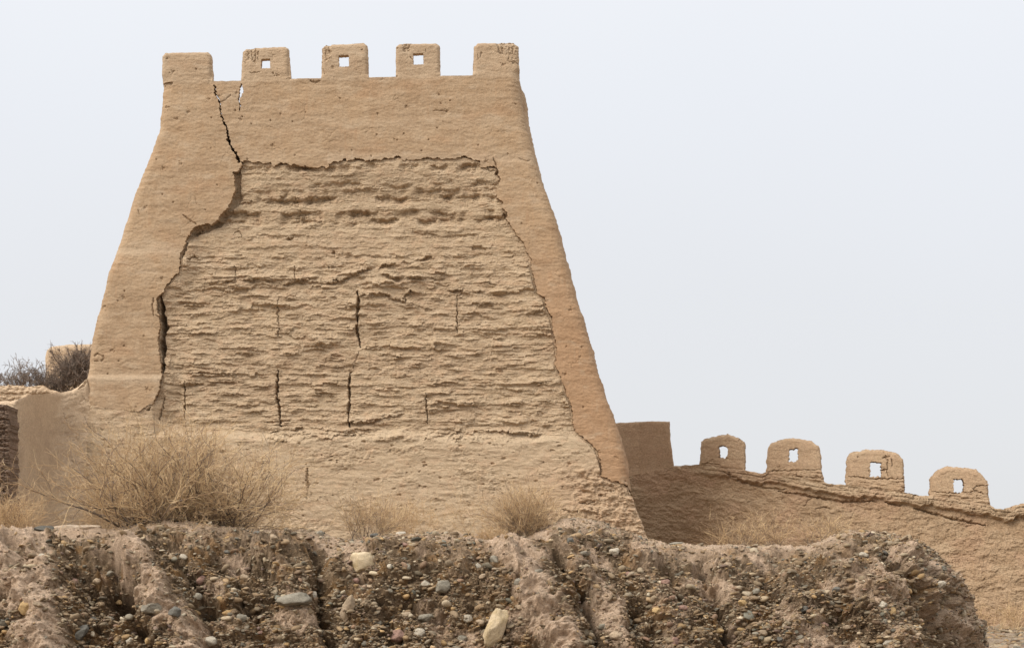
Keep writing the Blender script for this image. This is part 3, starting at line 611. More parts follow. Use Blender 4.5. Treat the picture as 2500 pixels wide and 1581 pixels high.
# noise coordinates measured along the surface itself (about 300 per metre)
_X = (U-CX)/F*Yb; _Z = EYE+(HZ-V)/F*Yb
_dv = np.hypot(np.diff(Yb, axis=1), np.diff(_Z, axis=1)); Vn = np.concatenate([np.zeros((nu, 1)), np.cumsum(_dv, 1)], 1)*302
_m = nf//2; _du = np.hypot(np.diff(_X[:, _m]), np.diff(Yb[:, _m])); Un = np.repeat((np.concatenate([[0.], np.cumsum(_du)])*302)[:, None], nf, 1); Un = Un-Un[300, 0]-160
def ridge(U, V, pl, w, a, asym=0.):
    pl = q(*pl); d, t = seg_dist(U, V, pl)
    return a*np.exp(-(d/w)**2)
h = .16*fbm(U/260, V/190, 611, 3)+.15*fbm(U/80+V/300, V/100, 613, 4)
wU = U+18*fbm(U/50, V/50, 615, 3); wV = V+18*fbm(U/50, V/50, 616, 3)
face = ss(8, 60, dcr)
h = .12*fbm(Un/260, Vn/190, 611, 3)+.12*fbm(Un/95+Vn/200, Vn/90, 613, 5, .6)
wU = U+22*fbm(Un/50, Vn/50, 615, 4); wV = V+22*fbm(Un/50, Vn/50, 616, 4)
dust_lit_map = np.zeros(U.shape)
for pl, w, a, ds in (([(20,1290),(70,1400),(110,1540)], 85, .22, 1.), ([(300,1310),(370,1420),(450,1530)], 52, .24, 1.), ([(430,1265),(560,1280),(680,1270)], 60, .12, .25), ([(640,1300),(700,1400),(730,1540)], 50, .10, .1),
                 ([(1180,1300),(1260,1400),(1330,1530)], 62, .24, 1.), ([(1010,1290),(1080,1330)], 50, .08, .2), ([(1340,1310),(1420,1400),(1480,1540)], 36, .10, .45), ([(1500,1300),(1560,1380),(1600,1540)], 60, .13, .35),
                 ([(1750,1310),(1850,1400),(1900,1540)], 80, .15, .25), ([(1960,1310),(2060,1360),(2120,1540)], 55, .12, .6), ([(2130,1300),(2210,1400),(2270,1540)], 45, .14, .6), ([(880,1290),(900,1330)], 40, .05, 0)):
    r = ridge(wU, wV, pl, w, 1.)*np.clip(.95+.9*fbm(Un/70, Vn/55, 617, 3), 0, 1.2); h = h+.8*a*r*face; dust_lit_map = np.maximum(dust_lit_map, ds*ss(.35, .8, r))
for pl, w, a in (([(180,1310),(200,1400),(260,1540)], 28, .16), ([(252,1350),(275,1385),(282,1420)], 36, .85), ([(520,1330),(560,1345),(620,1340)], 22, .16), ([(470,1380),(500,1440)], 26, .18), ([(1560,1340),(1600,1400)], 22, .16), ([(1800,1350),(1830,1420)], 24, .16), ([(900,1420),(930,1500)], 26, .2), ([(330,1480),(350,1520)], 14, .25), ([(748,1285),(752,1350),(760,1430),(790,1540)], 17, .30), ([(590,1430),(620,1440)], 22, .25),
                 ([(960,1400),(1000,1430),(1030,1440)], 32, .22), ([(1120,1420),(1130,1450)], 20, .15), ([(1310,1320),(1345,1360),(1390,1440),(1410,1540)], 13, .22), ([(1652,1330),(1668,1380),(1700,1440),(1720,1540)], 15, .26), ([(1500,1450),(1520,1510)], 24, .15),
                 ([(2080,1320),(2130,1360),(2180,1440),(2230,1540)], 16, .24), ([(1950,1400),(1990,1500)], 20, .14), ([(840,1350),(850,1365),(870,1362)], 10, .12), ([(420,1310),(440,1340),(470,1400),(500,1540)], 20, .14)):
    r = ridge(wU, wV, pl, w, 1.)*np.clip(.75+1.2*fbm(Un/50, Vn/40, 618, 3), 0, 1.2); h = h-.9*a*r*face; dust_lit_map = dust_lit_map*(1-.9*ss(.2, .6, r))
def chunks(sx, sy, sd, A, tilt):
    wx = Un+.35*sx*fbm(Un/sx*1.7, Vn/sx*1.7, sd, 3); wy_ = Vn+.35*sy*fbm(Un/sx*1.7, Vn/sx*1.7, sd+1, 3)
    d1, d2, cid, dx, dy = worley(wx/sx, wy_/sy, sd+2)
    return A*((cid-.5)+tilt*(cid*7 % 1-.5)*dx*2+tilt*dy*.8)*ss(0, .12, d2-d1)-.25*A*ss(.10, 0, d2-d1)
lumps = .055*fbm(Un/34, Vn/26, 621, 5, .62)+.012*fbm(Un/8, Vn/7, 625, 4, .7)
lumps = lumps+chunks(52, 34, 641, .045, .6)+chunks(23, 14, 645, .026, .6)+chunks(10, 7, 649, .010, .6)
lumps = lumps-.06*ss(.30, .45, fbm(Un/24, Vn/18, 653, 4, .65))
topz = ss(70, 10, dcr)
dust_lit_map = np.maximum(dust_lit_map, .75*ss(48, 12, dcr+14*fbm(Un/60, Vn/40, 631, 3))*np.where((U > 300) & (U < 800), .6, 1.))
dust_lit_map = np.maximum(dust_lit_map, .85*ss(.02, .30, fbm((Un-.45*Vn)/100, Vn/150, 635, 4)))  # broad pale patches paint the light zones of the protruding face into the colour
dust_lit_map = np.clip(dust_lit_map+.5*fbm(U/45, V/45, 633, 4)*ss(.0, .4, dust_lit_map)-.22*ss(.1, .5, fbm(U/16, V/12, 637, 3)), 0, 1)
h = h+lumps*(1-.80*dust_lit_map)*(1-.3*topz)*(1-.45*ss(2200, 2280, U))+strata(Un, Vn, 19, .022, 40, 20, 641, .2)*(1-dust_lit_map)*face
h = h*ss(-2, 22, dcr)+.35*lumps*ss(30, 0, dcr)
Y = Yb
X = (U-CX)/F*Y; Z = EYE+(HZ-V)/F*Y
PB = np.stack([X, Y, Z], -1)
n0 = np.cross(np.gradient(PB, axis=1), np.gradient(PB, axis=0)); n0 /= np.linalg.norm(n0, axis=-1, keepdims=True)+1e-9
n0[..., 2] *= .25+.75*ss(0, 40, dcr)
PF = PB+n0*h[..., None]; PF[..., 2] -= CN[:, None]/F*Y*np.exp(-dcr/14.)
# top running back from the crest, dipping slightly so the crest stays the skyline
tt = np.linspace(0, 1, nt)[1:]**1.5
back = PF[:, :1]
PT = np.repeat(back, nt-1, 1)
endw = ss(2050, 2330, us)[:, None]
PT[..., 1] += tt[None]*7.5*(1-.45*endw)
PT[..., 0] = (us[:, None]-CX)/F*PT[..., 1]*(1-.0*tt)+endw*(-.0)
zt = back[..., 2]-.02; zpl = np.minimum(zt-.05, 1.92)*(1-endw)+.95*endw
PT[..., 2] = zt+(zpl-zt)*ss(0, .8, tt)[None]+.03*fbm(PT[..., 0]*3, PT[..., 1]*3, 651, 4)-.25*ss(0, .25, tt)[None]*np.abs(fbm(PT[..., 0]*1.3, PT[..., 1]*1.3, 652, 4))
PT[:, :3, 2] = np.minimum(PT[:, :3, 2], zt-.004)
ALL = np.concatenate([PT[:, ::-1], PF], 1)
NC = ALL.shape[1]
idx = np.arange(nu*NC).reshape(nu, NC)
f_ = np.stack([idx[:-1, :-1], idx[:-1, 1:], idx[1:, 1:], idx[1:, :-1]], -1).reshape(-1, 4)
dall = np.concatenate([np.full((nu, nt-1), .7), dust_lit_map], 1)
rust = np.clip(1.2*ss(.05, .4, fbm(Un/60, Vn/40, 661, 4)), 0, 1); rall = np.concatenate([np.zeros((nu, nt-1)), rust], 1)
bank = mesh_obj('gravel_bank', ALL.reshape(-1, 3), f_, M_bank, attrs={'dust_lit': ('FLOAT', dall), 'rust': ('FLOAT', rall)})
tag(bank, 'eroded brown gully bank of earth and river gravel below the tower', kind='structure')

# normals on the bank for setting stones
du = np.gradient(PF, axis=0); dvv = np.gradient(PF, axis=1)
NB = np.cross(dvv, du); NB /= np.linalg.norm(NB, axis=-1, keepdims=True)+1e-9
def bank_at(u, v):
    i = int(np.clip(np.searchsorted(us, u), 0, nu-1)); c = VC[i]
    j = int(np.clip(round((v-c)/(VB-c)*(nf-1)), 0, nf-1)); return PF[i, j], NB[i, j]

# pebbles
import bmesh
def ico(sub):
    bm = bmesh.new(); bmesh.ops.create_icosphere(bm, subdivisions=sub, radius=1.)
    v = np.array([x.co[:] for x in bm.verts]); f = np.array([[y.index for y in x.verts] for x in bm.faces]); bm.free(); return v, f
ICO2 = ico(2); ICO4 = ico(4)
PC = np.array([(.22, .205, .18), (.125, .125, .115), (.30, .26, .21), (.42, .36, .28), (.34, .25, .165), (.25, .165, .13), (.38, .26, .14), (.46, .41, .34), (.20, .155, .12), (.27, .225, .18), (.17, .125, .115), (.24, .185, .135), (.17, .125, .09), (.22, .165, .12), (.16, .165, .15)])
def euler_m(a, b, c):
    ca, sa, cb, sb, cc, sc = np.cos(a), np.sin(a), np.cos(b), np.sin(b), np.cos(c), np.sin(c)
    Rz = np.zeros((len(a), 3, 3)); Rz[:, 0, 0] = cc; Rz[:, 0, 1] = -sc; Rz[:, 1, 0] = sc; Rz[:, 1, 1] = cc; Rz[:, 2, 2] = 1
    Rx = np.zeros_like(Rz); Rx[:, 0, 0] = 1; Rx[:, 1, 1] = ca; Rx[:, 1, 2] = -sa; Rx[:, 2, 1] = sa; Rx[:, 2, 2] = ca
    Ry = np.zeros_like(Rz); Ry[:, 1, 1] = 1; Ry[:, 0, 0] = cb; Ry[:, 0, 2] = sb; Ry[:, 2, 0] = -sb; Ry[:, 2, 2] = cb
    return Rz @ Rx @ Ry
def pebbles(name, P0, N0, r, mat, tilt=.35, sub=ICO2, cols=None):
    n = len(P0); bv, bf = sub; m = len(bv)
    sc = np.stack([r*RNG.uniform(.9, 1.7, n), r*RNG.uniform(.7, 1.2, n), r*RNG.uniform(.3, .75, n)], 1)
    R = euler_m(RNG.normal(0, tilt, n), RNG.normal(0, tilt, n), RNG.uniform(0, 6.28, n))
    # lumpy unit shapes
    var = []
    for k in range(24):
        v = bv.copy(); off = Vector((k*7.1, 3, 1))
        d = np.array([mnoise.noise(Vector(p)*1.3+off) for p in v]); v = v*(1+.32*d[:, None])
        for c in range(3+k % 4):
            nn = RNG.normal(size=3); nn /= np.linalg.norm(nn); lim = RNG.uniform(.55, .9)
            s = v@nn; v = v-np.maximum(0, s-lim)[:, None]*nn*.85
        var.append(v)
    var = np.array(var)[RNG.integers(0, 24, n)]
    W = np.einsum('nij,nmj->nmi', R, var*sc[:, None, :])+P0[:, None, :]+N0[:, None, :]*(r*RNG.uniform(-.4, .15, n))[:, None, None]
    fc = (bf[None]+(np.arange(n)*m)[:, None, None]).reshape(-1, 3)
    if cols is None: cols = PC[RNG.integers(0, len(PC), n)]
    kx_ = RNG.random((n, 1))**.7*.7; cols = cols*(1-kx_)+np.array([.21, .148, .092])*kx_
    c = cols*RNG.uniform(.7, 1.15, (n, 1))*np.array([1.06, 1., .86]); c = np.repeat(np.concatenate([c, np.ones((n, 1))], 1), m, 0)
    return mesh_obj(name, W.reshape(-1, 3), fc, mat, attrs={'col': ('FLOAT_COLOR', c)})
# scatter on the face
NP = 100000
ui = RNG.integers(2, nu-2, NP); fj = (RNG.random(NP)**1.25*(nf-4)).astype(int)+1
dd = dust_lit_map[ui, fj]; den = .10+.90*(1-dd)
uo_ = us[ui]/K; near = (VB > 0) & ((V[ui, fj]-VC[ui])/K < 46)
den = np.where(near & (((uo_ > 790) & (uo_ < 1110)) | ((uo_ > 1340) & (uo_ < 1520)) | ((uo_ > 1965) & (uo_ < 2210))), 1.25, den)
clump = .5+.9*np.clip(fbm(us[ui]/70, V[ui, fj]/50, 671, 3)+.35, 0, 1)
keep = RNG.random(NP) < den*clump
keep &= ~((us[ui] > 180) & (us[ui] < 560) & (V[ui, fj] < VC[ui]+16) & (RNG.random(NP) < .6))
ui, fj = ui[keep], fj[keep]
r = np.clip(.0072*np.exp(RNG.normal(0, .62, len(ui))), .0032, .038)
sm = r < .0075
pb = pebbles('gravel', PF[ui, fj][~sm], NB[ui, fj][~sm], r[~sm], M_pebble)
pb2 = pebbles('fine_gravel', PF[ui, fj][sm], NB[ui, fj][sm], r[sm], M_pebble, sub=ico(1))
tag(pb2, 'fine angular grit and small gravel all through the bank face', kind='stuff')
tag(pb, 'rounded mixed grey, tan and reddish gravel set in the bank face and strewn on its top', kind='stuff')
ui = RNG.integers(2, nu-2, 16000); fj = (RNG.random(16000)**1.1*(nf-4)).astype(int)+1
uo_ = us[ui]/K; dc_ = (V[ui, fj]-VC[ui])/K
z_ = ((uo_ > 790) & (uo_ < 1110)) | ((uo_ > 1340) & (uo_ < 1530)) | ((uo_ > 1965) & (uo_ < 2210))
kp = RNG.random(16000) < (.55+.45*ss(1500, 1100, us[ui]))*np.where(z_, np.exp(-dc_/45.)*1.0, .04)+.13*(1-dust_lit_map[ui, fj])*np.clip(.4+1.5*fbm(us[ui]/60, V[ui, fj]/45, 681, 3), 0, 1)
ui, fj = ui[kp], fj[kp]
pb3 = pebbles('coarse_gravel', PF[ui, fj], NB[ui, fj], np.clip(.0145*np.exp(RNG.normal(0, .32, len(ui))), .009, .034), M_pebble)
tag(pb3, 'coarser flat grey and tan stones crowded along the lip and in the hollows of the bank', kind='stuff')
# strewn along the flat top just behind the crest
ui = RNG.integers(2, nu-2, 5200); kk = (RNG.random(5200)**1.6*30).astype(int)
PP = PT[ui, kk]; uo_ = us[ui]/K
kp = ((uo_ > 700) & (uo_ < 1120)) | ((uo_ > 1300) & (uo_ < 1560)) | ((uo_ > 1940) & (uo_ < 2230)) | (RNG.random(5200) < .25)
PP = PP[kp]; r = np.clip(.014*np.exp(RNG.normal(0, .45, len(PP))), .006, .040)
g2 = pebbles('top_gravel', PP, np.tile([[0., 0, 1.]], (len(PP), 1)), r, M_pebble)
tag(g2, 'loose gravel strewn along the flat top of the bank', kind='stuff')

# named stones: (ov x, ov y, half width, half height px, roll, material, name, label, seed)
stones = [
 (854,1325,33,29,.12,M_cream,'boulder','large blocky cream-yellow boulder jutting from the bank under the tower, cracked across',1),
 (1168,1474,24,52,-.38,M_cream,'boulder','tall pale boulder standing on end at the bottom of the bank, lower middle',2),
 (818,1432,14,36,-.45,M_tan,'boulder','long tan boulder leaning steeply left of the dark hollow at lower middle',3),
 (356,1428,31,14,.03,M_grey,'cobble','smooth grey oval cobble sitting on the smooth diagonal earth ridge at lower left',4),
 (68,1432,22,24,.5,M_ochre,'cobble','ochre angular stone low at the far left of the bank',5),
 (95,1408,17,15,.2,M_grey,'cobble','pale grey-green stone just above the ochre one at far left',6),
 (188,1488,12,26,-.75,M_blue,'cobble','dark slate stone leaning in the gully at lower left',7),
 (494,1508,17,13,.1,M_pale,'cobble','rounded pale grey cobble at the bottom edge, left of centre',8),
 (690,1412,44,18,.18,M_grey,'rock_slab','broad flat grey-green rock slab in the face left of the vertical gully',9),
 (987,1490,15,16,.1,M_pale,'cobble','almost white angular cobble near the bottom edge below the dark hollow',10),
 (1448,1492,18,12,-.1,M_tan,'cobble','tan cobble with a dark hollow beneath, lower centre right',11),
 (1256,1304,15,5,.06,M_rust,'cobble','thin dark red-brown flat stone capping the narrow rill',12),
 (1334,1382,13,9,-.2,M_tan,'cobble','tan stone lodged in the narrow rill below the flat dark red stone',13),
 (1318,1450,6,15,.25,M_pale,'cobble','slim white stone upright on the smooth earth ridge',14),
 (1756,1448,15,7,.05,M_blue,'cobble','flat dark slate cobble in the right half of the bank face',15),
 (1873,1374,10,12,.1,M_cream,'cobble','yellowish cream cobble high in the right part of the bank face',16),
 (1972,1355,17,9,-.15,M_blue,'cobble','dark grey-blue cobble below the gravelly right-hand hump',17),
 (2022,1350,14,9,.1,M_blue,'cobble','second dark cobble beside the right-hand rill',18),
 (1040,1378,22,17,.2,M_grey,'cobble','grey-green angular stone at the top of the dark hollow',19),
 (1002,1452,20,10,.05,M_grey,'cobble','rounded olive-grey cobble deep in the dark hollow',20),
 (1000,1318,10,8,.2,M_blue,'cobble','small blue-grey stone near the bank top right of the cream boulder',21),
 (930,1495,26,17,.25,M_rust,'cobble','reddish brown angular stone at the bottom left of the pale upright boulder',22),
 (105,1244,26,9,.02,M_blue,'rock_slab','dark slate slab lying on the bank top at far left',23),
 (172,1240,66,10,.02,M_palesand,'rock_slab','long flat pale slab on the bank top left of the big dry shrub',24),
 (512,1272,14,6,.04,M_pale,'cobble','small smooth white cobble on the bank top right under the big shrub',25),
 (598,1262,16,6,.03,M_tan,'cobble','pinkish tan flat cobble on the bank top right of the big shrub',26),
 (752,1256,10,10,.3,M_grey,'cobble','round grey cobble at the lip above the vertical gully',27),
 (941,1254,14,7,.05,M_pale,'cobble','pale cobble on the bank top between the small dry shrubs',28),
 (378,1371,11,14,-.5,M_grey,'cobble','grey-green rounded cobble on the upper part of the smooth left ridge',29),
 (228,1366,9,8,.3,M_tan,'cobble','round tan cobble at the left lip of the dark hole',30),
 (1528,1282,12,10,.1,M_tan,'cobble','tan rounded stone on the bank top at the right foot of the tower',31),
 (1592,1278,20,5,.02,M_grey,'cobble','flat grey stone on the skyline of the bank right of the tower',32),
 (1500,1285,16,9,-.2,M_blue,'cobble','dark slate cobble on the slope right of the tower foot',33),
 (880,1258,11,6,.1,M_blue,'cobble','flat dark pebble-like cobble on the bank top right behind the cream boulder',34),
 (600,1400,30,22,.3,M_bank,'',None,35)]
def stone(name, c, hw, hh, roll, mat, sd, dep=None, y=None):
    bv, bf = ICO4; v = bv.copy(); off = Vector((sd*5.3, sd*1.7, 2))
    rr = np.random.default_rng(sd)
    v = np.sign(v)*np.abs(v)**.82
    for k in range(9):
        nn = rr.normal(size=3); nn /= np.linalg.norm(nn); lim = rr.uniform(.62, .92); s = v@nn
        v = v-np.maximum(0, s-lim)[:, None]*nn*.9
    d = np.array([mnoise.fractal(Vector(p)*1.6+off, .8, 2., 5) for p in v]); d2_ = np.array([mnoise.noise(Vector(p)*4.+off) for p in v]); v = v*(1+.10*d[:, None]+.045*d2_[:, None])
    v /= np.abs(v).max(0)
    sx, sz = hw, hh; sy = dep or (hw*.5+hh*.5)
    v = v*[sx, sy, sz]; ca, sa = math.cos(roll), math.sin(roll)
    x = v[:, 0]*ca-v[:, 2]*sa; z = v[:, 0]*sa+v[:, 2]*ca
    v = np.stack([x, v[:, 1], z], 1)
    o = mesh_obj(name, v, bf, mat); o.location = c; return o
for (ox, oy, hw, hh, roll, mat, nm, lab, sd) in stones:
    if not lab: continue
    uu, v0 = ox*K, oy*K; p, n = bank_at(uu, v0); Yd = p[1]-.0; sc = Yd/F*K
    big = max(hw, hh) > 28 and hh > 12
    c = Vector(((uu-CX)/F*Yd, Yd-(hw+hh)*.5*sc*(.45 if big else -.15), EYE+(HZ-v0)/F*Yd))
    o = stone(nm, c, hw*sc, hh*sc, roll, mat, sd, dep=min(hw, hh*2)*sc)
    tag(o, lab, 'stone' if nm != 'boulder' else 'boulder')
# cobbles of middling size, one by one
k = 0
for t_ in range(900):
    if k >= 110: break
    ox, oy = random.uniform(10, 2280), random.uniform(1290, 1530)
    if oy*K < vc(np.array([ox*K]))[0]+28 or any(abs(ox-s[0]) < s[2]+14 and abs(oy-s[1]) < s[3]+12 for s in stones): continue
    i = int(np.searchsorted(us, ox*K)); j = int((oy*K-VC[i])/(VB-VC[i])*(nf-1))
    if dust_lit_map[i, j] > .5 and random.random() < .8: continue
    stones.append((ox, oy, 12, 9)); k += 1
    p, n = bank_at(ox*K, oy*K); rr = random.uniform(.02, .042)*random.choice([1, 1, 1.25]); asp = random.uniform(.5, .95)
    o = stone('cobble', Vector(p)+Vector(n)*rr*.05, rr, rr*asp, random.uniform(-.5, .5), random.choice([M_grey, M_tan, M_blue, M_grey, M_tan, M_rust, M_pale, M_ochre]), 100+k)
    tag(o, 'smaller rounded river cobble embedded in the earth face of the gravel bank', 'stone', 'small cobbles embedded in the bank face')

# ------------------------------------------------------------------ ground (one sheet to the horizon)
gx = np.concatenate([-np.geomspace(3000, 40, 40), np.linspace(-39, 39, 300), np.geomspace(40, 3000, 40)])
gy = np.concatenate([np.linspace(-40, 8, 20), np.linspace(8.2, 60, 320), np.geomspace(61, 4000, 50)])
X, Y = np.meshgrid(gx, gy)
ubr = CX+F*X/np.maximum(Y, 1.)
upl = ss(2330, 2190, ubr)*ss(12.6, 14.6, Y)               # plateau that carries the tower
zlow = .75+.35*ss(24, 36, Y)
Z = 0.0+upl*1.84+(1-upl)*ss(14, 24, Y)*zlow-.25*ss(14, 9, Y)*0
Z = Z+.05*fbm(X/2., Y/2., 701, 4)+.02*fbm(X*2, Y*2, 702, 3)
Z = Z+ss(60, 1500, Y)*-6
idx = np.arange(X.size).reshape(X.shape)
f_ = np.stack([idx[:-1, :-1], idx[:-1, 1:], idx[1:, 1:], idx[1:, :-1]], -1).reshape(-1, 4)
g = mesh_obj('ground', np.stack([X, Y, Z], -1).reshape(-1, 3), f_, M_ground)
tag(g, 'dry stony desert ground', kind='structure')
# rubble at the foot of the right wall
n = 1500; uu = RNG.uniform(2290, 2560, n); Yr = RNG.uniform(20, 35.2, n); xx = (uu-CX)/F*Yr
zz = .75+.35*ss(24, 36, Yr)+0*Yr+.05*fbm(xx/2., Yr/2., 701, 4)
r = np.clip(.035*np.exp(RNG.normal(0, .5, n)), .015, .14)
rb = pebbles('rubble', np.stack([xx, Yr, zz], 1), np.tile([[0., 0, 1.]], (n, 1)), r, M_pebble)
tag(rb, 'loose pale stones scattered on the ground at the foot of the right wall', kind='stuff')

# ------------------------------------------------------------------ shrubs
def tubes(name, lines, mat, parent, sides=3):
    Vs, Fs, Rn = [], [], []; n = 0
    byl = {}
    for pts, rad in lines: byl.setdefault(len(pts), []).append((pts, rad))
    for L_, items in byl.items():
        Pn = np.array([i[0] for i in items]); Rr = np.array([i[1] for i in items])      # m,L,3 / m,L
        T = np.gradient(Pn, axis=1); T /= np.linalg.norm(T, axis=-1, keepdims=True)+1e-9
        A_ = np.cross(T, np.array([.3, .9, .2])); A_ /= np.linalg.norm(A_, axis=-1, keepdims=True)+1e-9; B_ = np.cross(T, A_)
        an = np.arange(sides)*2*math.pi/sides
        W = Pn[:, :, None]+(A_[:, :, None]*np.cos(an)[:, None]+B_[:, :, None]*np.sin(an)[:, None])*Rr[:, :, None, None]
        m = len(items); base = n+np.arange(m*L_*sides).reshape(m, L_, sides)
        a = base[:, :-1]; b = base[:, 1:]
        Fs.append(np.stack([a, np.roll(a, -1, 2), np.roll(b, -1, 2), b], -1).reshape(-1, 4)); Vs.append(W.reshape(-1, 3))
        Rn.append(np.repeat(RNG.random(m), L_*sides)); n += m*L_*sides
    return mesh_obj(name, np.concatenate(Vs), np.concatenate(Fs), mat, parent, attrs={'rnd': ('FLOAT', np.concatenate(Rn))})
def walk(p, d, length, n, wob, grav, r0, r1):
    pts = [p.copy()]; st = length/n; d = d/np.linalg.norm(d)
    for i in range(n):
        d = d+RNG.normal(0, wob, 3)+np.array([0, 0, grav]); d /= np.linalg.norm(d); p = p+d*st; pts.append(p.copy())
    return np.array(pts), np.linspace(r0, r1, n+1)
def shrub(name, base, label, cat, H, spread, nst, nbr, ntw, mats, twr=.0011, stemr=.006, lean=0., grav=.02, basew=.15, flat=.7, wob=.16, group=None, droop=0., maxd=1.3):
    t = thing(name, base, label, cat, group)
    stems, tw = [], []
    b0 = np.array(base)
    for i in range(nst):
        a = RNG.uniform(0, 6.283); inc = abs(RNG.normal(0, .42))+RNG.uniform(0, .55)
        inc = min(inc*spread, maxd)
        d = np.array([math.cos(a)*math.sin(inc)*1.1+lean, math.sin(a)*math.sin(inc)*flat, math.cos(inc)])
        p = b0+np.array([RNG.uniform(-1, 1)*basew, RNG.uniform(-1, 1)*basew*.5, -.01])
        ln = H*RNG.uniform(.6, 1.1)
        pts, rad = walk(p, d, ln*.75, 7, wob*.8, grav-droop*.03, stemr*RNG.uniform(.6, 1.2), stemr*.3)
        stems.append((pts, rad))
        for j in range(nbr):
            kx = random.randint(1, 7); d2 = pts[kx]-pts[kx-1]; d2 = d2/np.linalg.norm(d2)+RNG.normal(0, .5, 3)*[1, 1, .7]
            q_, r_ = walk(pts[kx], d2, H*RNG.uniform(.2, .5), 6, wob, grav, stemr*.35, twr)
            (stems if j % 3 == 0 else tw).append((q_, r_))
            for m_ in range(ntw):
                ky = random.randint(1, 6); d3 = q_[ky]-q_[ky-1]; d3 = d3/np.linalg.norm(d3)+RNG.normal(0, .55, 3)
                tw.append(walk(q_[ky], d3, H*RNG.uniform(.06, .2), 4, wob*1.3, grav*.6, twr*1.1, twr*.45))
    tubes('stem', stems, mats[0], t, 4); tubes('twigs', tw, mats[1], t)
    return t
def at(ox, oy, Y): return ((ox*K-CX)/F*Y, Y, EYE+(HZ-oy*K)/F*Y)
SW = (M_wood, M_straw)
shrub('dry_shrub', at(480,1246,12.3), 'right half of the big straw-coloured dry shrub, dense above the earthy mound of the bank', 'shrub', .95, 1.6, 78, 10, 9, SW, basew=.32, twr=.0014, lean=.22, maxd=1.42, wob=.24, grav=.03)
shrub('dry_shrub', at(355,1240,12.2), 'left half of the big dry shrub, open straw twigs on bare dark stems leaning left', 'shrub', 1.08, 1.45, 58, 9, 9, SW, basew=.26, twr=.0014, lean=-.16, stemr=.008, maxd=1.38, wob=.22, grav=.03)
shrub('dry_grass', at(12,1250,12.6), 'tuft of straw-coloured dry grass at the left edge in front of the brick pier', 'grass', .44, .9, 190, 3, 2, (M_straw, M_straw), stemr=.0016, twr=.001, basew=.26)
shrub('dry_grass', at(235,1244,12.5), 'thin dry grass beside the long pale slab left of the big shrub', 'grass', .28, 1.1, 60, 2, 2, (M_straw, M_straw), stemr=.0014, twr=.001, basew=.2)
shrub('dry_shrub', at(868,1264,12.4), 'low brown dry shrub with upright twigs, first to the right of the big shrub', 'shrub', .42, .95, 48, 8, 5, SW, stemr=.002, twr=.001, basew=.16)
shrub('dry_shrub', at(968,1256,13.2), 'faint low straw shrub on the bank top below the middle of the tower', 'shrub', .36, 1.1, 40, 7, 5, (M_straw, M_straw), stemr=.0018, twr=.001, basew=.22)
shrub('dry_shrub', at(1090,1258,13.4), 'sparse wispy dry stalks between the two low shrubs', 'shrub', .50, .8, 12, 5, 4, (M_straw, M_straw), stemr=.0015, twr=.0009, basew=.10)
shrub('dry_shrub', at(1240,1268,11.9), 'rounded straw-yellow dry shrub with dark stems in front of the right part of the tower', 'shrub', .50, 1.2, 70, 9, 7, (M_wood, M_straw), stemr=.0026, twr=.001, basew=.10)
shrub('dry_shrub', at(1150,1280,11.7), 'small fuzzy brown dry tuft at the left foot of the rounded shrub', 'shrub', .20, 1.4, 50, 7, 4, (M_straw, M_straw), stemr=.0014, twr=.0009, basew=.11)
shrub('dry_shrub', at(1345,1252,12.1), 'tiny brown dry tuft between the rounded shrub and the gravel hump', 'shrub', .19, 1.2, 30, 6, 4, SW, stemr=.0014, twr=.0009, basew=.07)
shrub('dry_grass', at(1725,1286,12.4), 'spray of long curved pale grass stalks before the right wall', 'grass', .42, 1.2, 26, 2, 2, (M_straw, M_straw), stemr=.0018, twr=.001, basew=.18, lean=-.15, droop=.5)
shrub('dry_shrub', at(1795,1286,12.4), 'faint straw shrub right beside the long curved grass stalks', 'shrub', .34, 1.0, 34, 6, 4, SW, stemr=.0018, twr=.0011, basew=.2)
shrub('dry_shrub', at(1945,1276,12.4), 'brownish dry shrub at the left foot of the right-hand gravel hump', 'shrub', .30, 1.1, 34, 6, 5, SW, stemr=.0018, twr=.001, basew=.18)
shrub('dry_shrub', at(2375,1478,33.), 'thin dry scrub at the foot of the wall in the lower right corner', 'shrub', .75, 1.2, 40, 6, 5, (M_straw, M_straw), stemr=.005, twr=.0028, basew=.7)
DK = (M_dark, M_dark)
shrub('dark_bush', at(15,912,38.), 'low dark thorny bush at the far left on the ruined wall top', 'bush', .50, 1.2, 30, 8, 5, DK, stemr=.010, twr=.005, basew=.6)
shrub('dark_bush', at(75,915,38.6), 'dark leafless bush left of the half-hidden battlement', 'bush', .86, 1.0, 26, 7, 5, DK, stemr=.010, twr=.005, basew=.35)
shrub('dark_bush', at(145,925,38.4), 'dense dark bush in front of the half-hidden battlement', 'bush', .70, 1.2, 54, 8, 6, DK, stemr=.011, twr=.005, basew=.6)
shrub('dark_bush', at(192,905,38.2), 'tallest dark thorn bush growing against the left side of the tower', 'bush', 1.05, .75, 70, 9, 7, DK, stemr=.012, twr=.005, basew=.3)

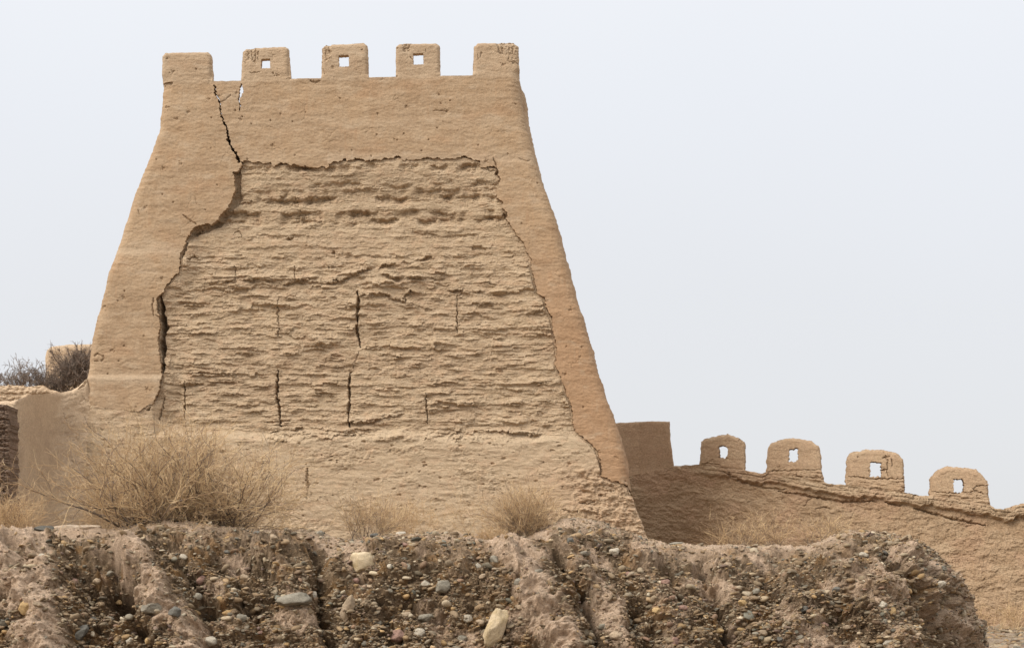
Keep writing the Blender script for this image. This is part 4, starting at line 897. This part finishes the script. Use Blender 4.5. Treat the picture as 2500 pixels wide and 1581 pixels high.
# ------------------------------------------------------------------ world, sun, camera
ELEV, AZ = 41., 56.          # sun above the horizon, and how far to the left behind the camera
w = bpy.data.worlds.new('World'); scene.world = w; w.use_nodes = True
N = w.node_tree.nodes; L = w.node_tree.links
bg = N['Background']; sky = N.new('ShaderNodeTexSky'); sky.sky_type = 'NISHITA'; sky.sun_disc = False
sky.sun_elevation = math.radians(ELEV); sky.sun_rotation = math.radians(180+AZ)
sky.dust_density = 4.; sky.air_density = 1.
sc = N.new('ShaderNodeMix'); sc.data_type = 'RGBA'; sc.blend_type = 'MULTIPLY'; sc.inputs['Factor'].default_value = 1.
L.new(sky.outputs['Color'], sc.inputs['A']); sc.inputs['B'].default_value = (.10, .10, .10, 1)
tc = N.new('ShaderNodeTexCoord'); sp = N.new('ShaderNodeSeparateXYZ'); L.new(tc.outputs['Generated'], sp.inputs[0])
cr = N.new('ShaderNodeValToRGB'); e = cr.color_ramp.elements
e[0].position = 0.; e[0].color = (.775, .78, .795, 1); e[1].position = 1.; e[1].color = (2.3, 2.31, 2.34, 1)
x = e.new(.2); x.color = (.82, .83, .855, 1); x = e.new(.33); x.color = (.87, .89, .93, 1); x = e.new(.44); x.color = (.925, .945, .98, 1); x = e.new(.62); x.color = (1.5, 1.51, 1.54, 1)
cn = N.new('ShaderNodeTexNoise'); cn.inputs['Scale'].default_value = 2.2; cn.inputs['Detail'].default_value = 3
L.new(tc.outputs['Generated'], cn.inputs['Vector'])
ad = N.new('ShaderNodeMath'); ad.operation = 'MULTIPLY_ADD'; L.new(cn.outputs['Fac'], ad.inputs[0]); ad.inputs[1].default_value = .12
sb = N.new('ShaderNodeMath'); sb.operation = 'SUBTRACT'; L.new(sp.outputs['Z'], sb.inputs[0]); sb.inputs[1].default_value = .06
L.new(sb.outputs[0], ad.inputs[2]); L.new(ad.outputs[0], cr.inputs['Fac'])
hf_ = N.new('ShaderNodeMix'); hf_.data_type = 'RGBA'; hf_.blend_type = 'MULTIPLY'; hf_.inputs['Factor'].default_value = 1.
L.new(cr.outputs['Color'], hf_.inputs['A']); hf_.inputs['B'].default_value = (.5, .5, .5, 1)
mx = N.new('ShaderNodeMix'); mx.data_type = 'RGBA'; mx.inputs['Factor'].default_value = .93      # thick overcast over the clear sky
L.new(sc.outputs['Result'], mx.inputs['A']); L.new(hf_.outputs['Result'], mx.inputs['B'])
L.new(mx.outputs['Result'], bg.inputs['Color']); bg.inputs['Strength'].default_value = 1.
sun = bpy.data.lights.new('sun', 'SUN'); sun.energy = 1.5; sun.angle = math.radians(33); sun.color = (1., .96, .90)
so = bpy.data.objects.new('sun', sun); ROOT.objects.link(so)
az = math.radians(AZ); el = math.radians(ELEV)
d = Vector((-math.sin(az)*math.cos(el), -math.cos(az)*math.cos(el), math.sin(el)))   # towards the sun
so.rotation_euler = d.to_track_quat('Z', 'Y').to_euler(); so.location = d*60
cam = bpy.data.cameras.new('camera'); cam.lens = 50; cam.sensor_width = 36; cam.clip_end = 6000; cam.clip_start = .1
cam.shift_y = (HZ-790.5)/2500
co = bpy.data.objects.new('camera', cam); ROOT.objects.link(co); co.location = (0, 0, EYE); co.rotation_euler = (math.radians(90), 0, 0)
scene.camera = co
vs_ = scene.view_settings; vs_.view_transform = 'Standard'; vs_.look = 'None'; vs_.exposure = 1.0; vs_.gamma = 1
for o in bpy.data.objects:
    if '_loc' in o: del o['_loc']
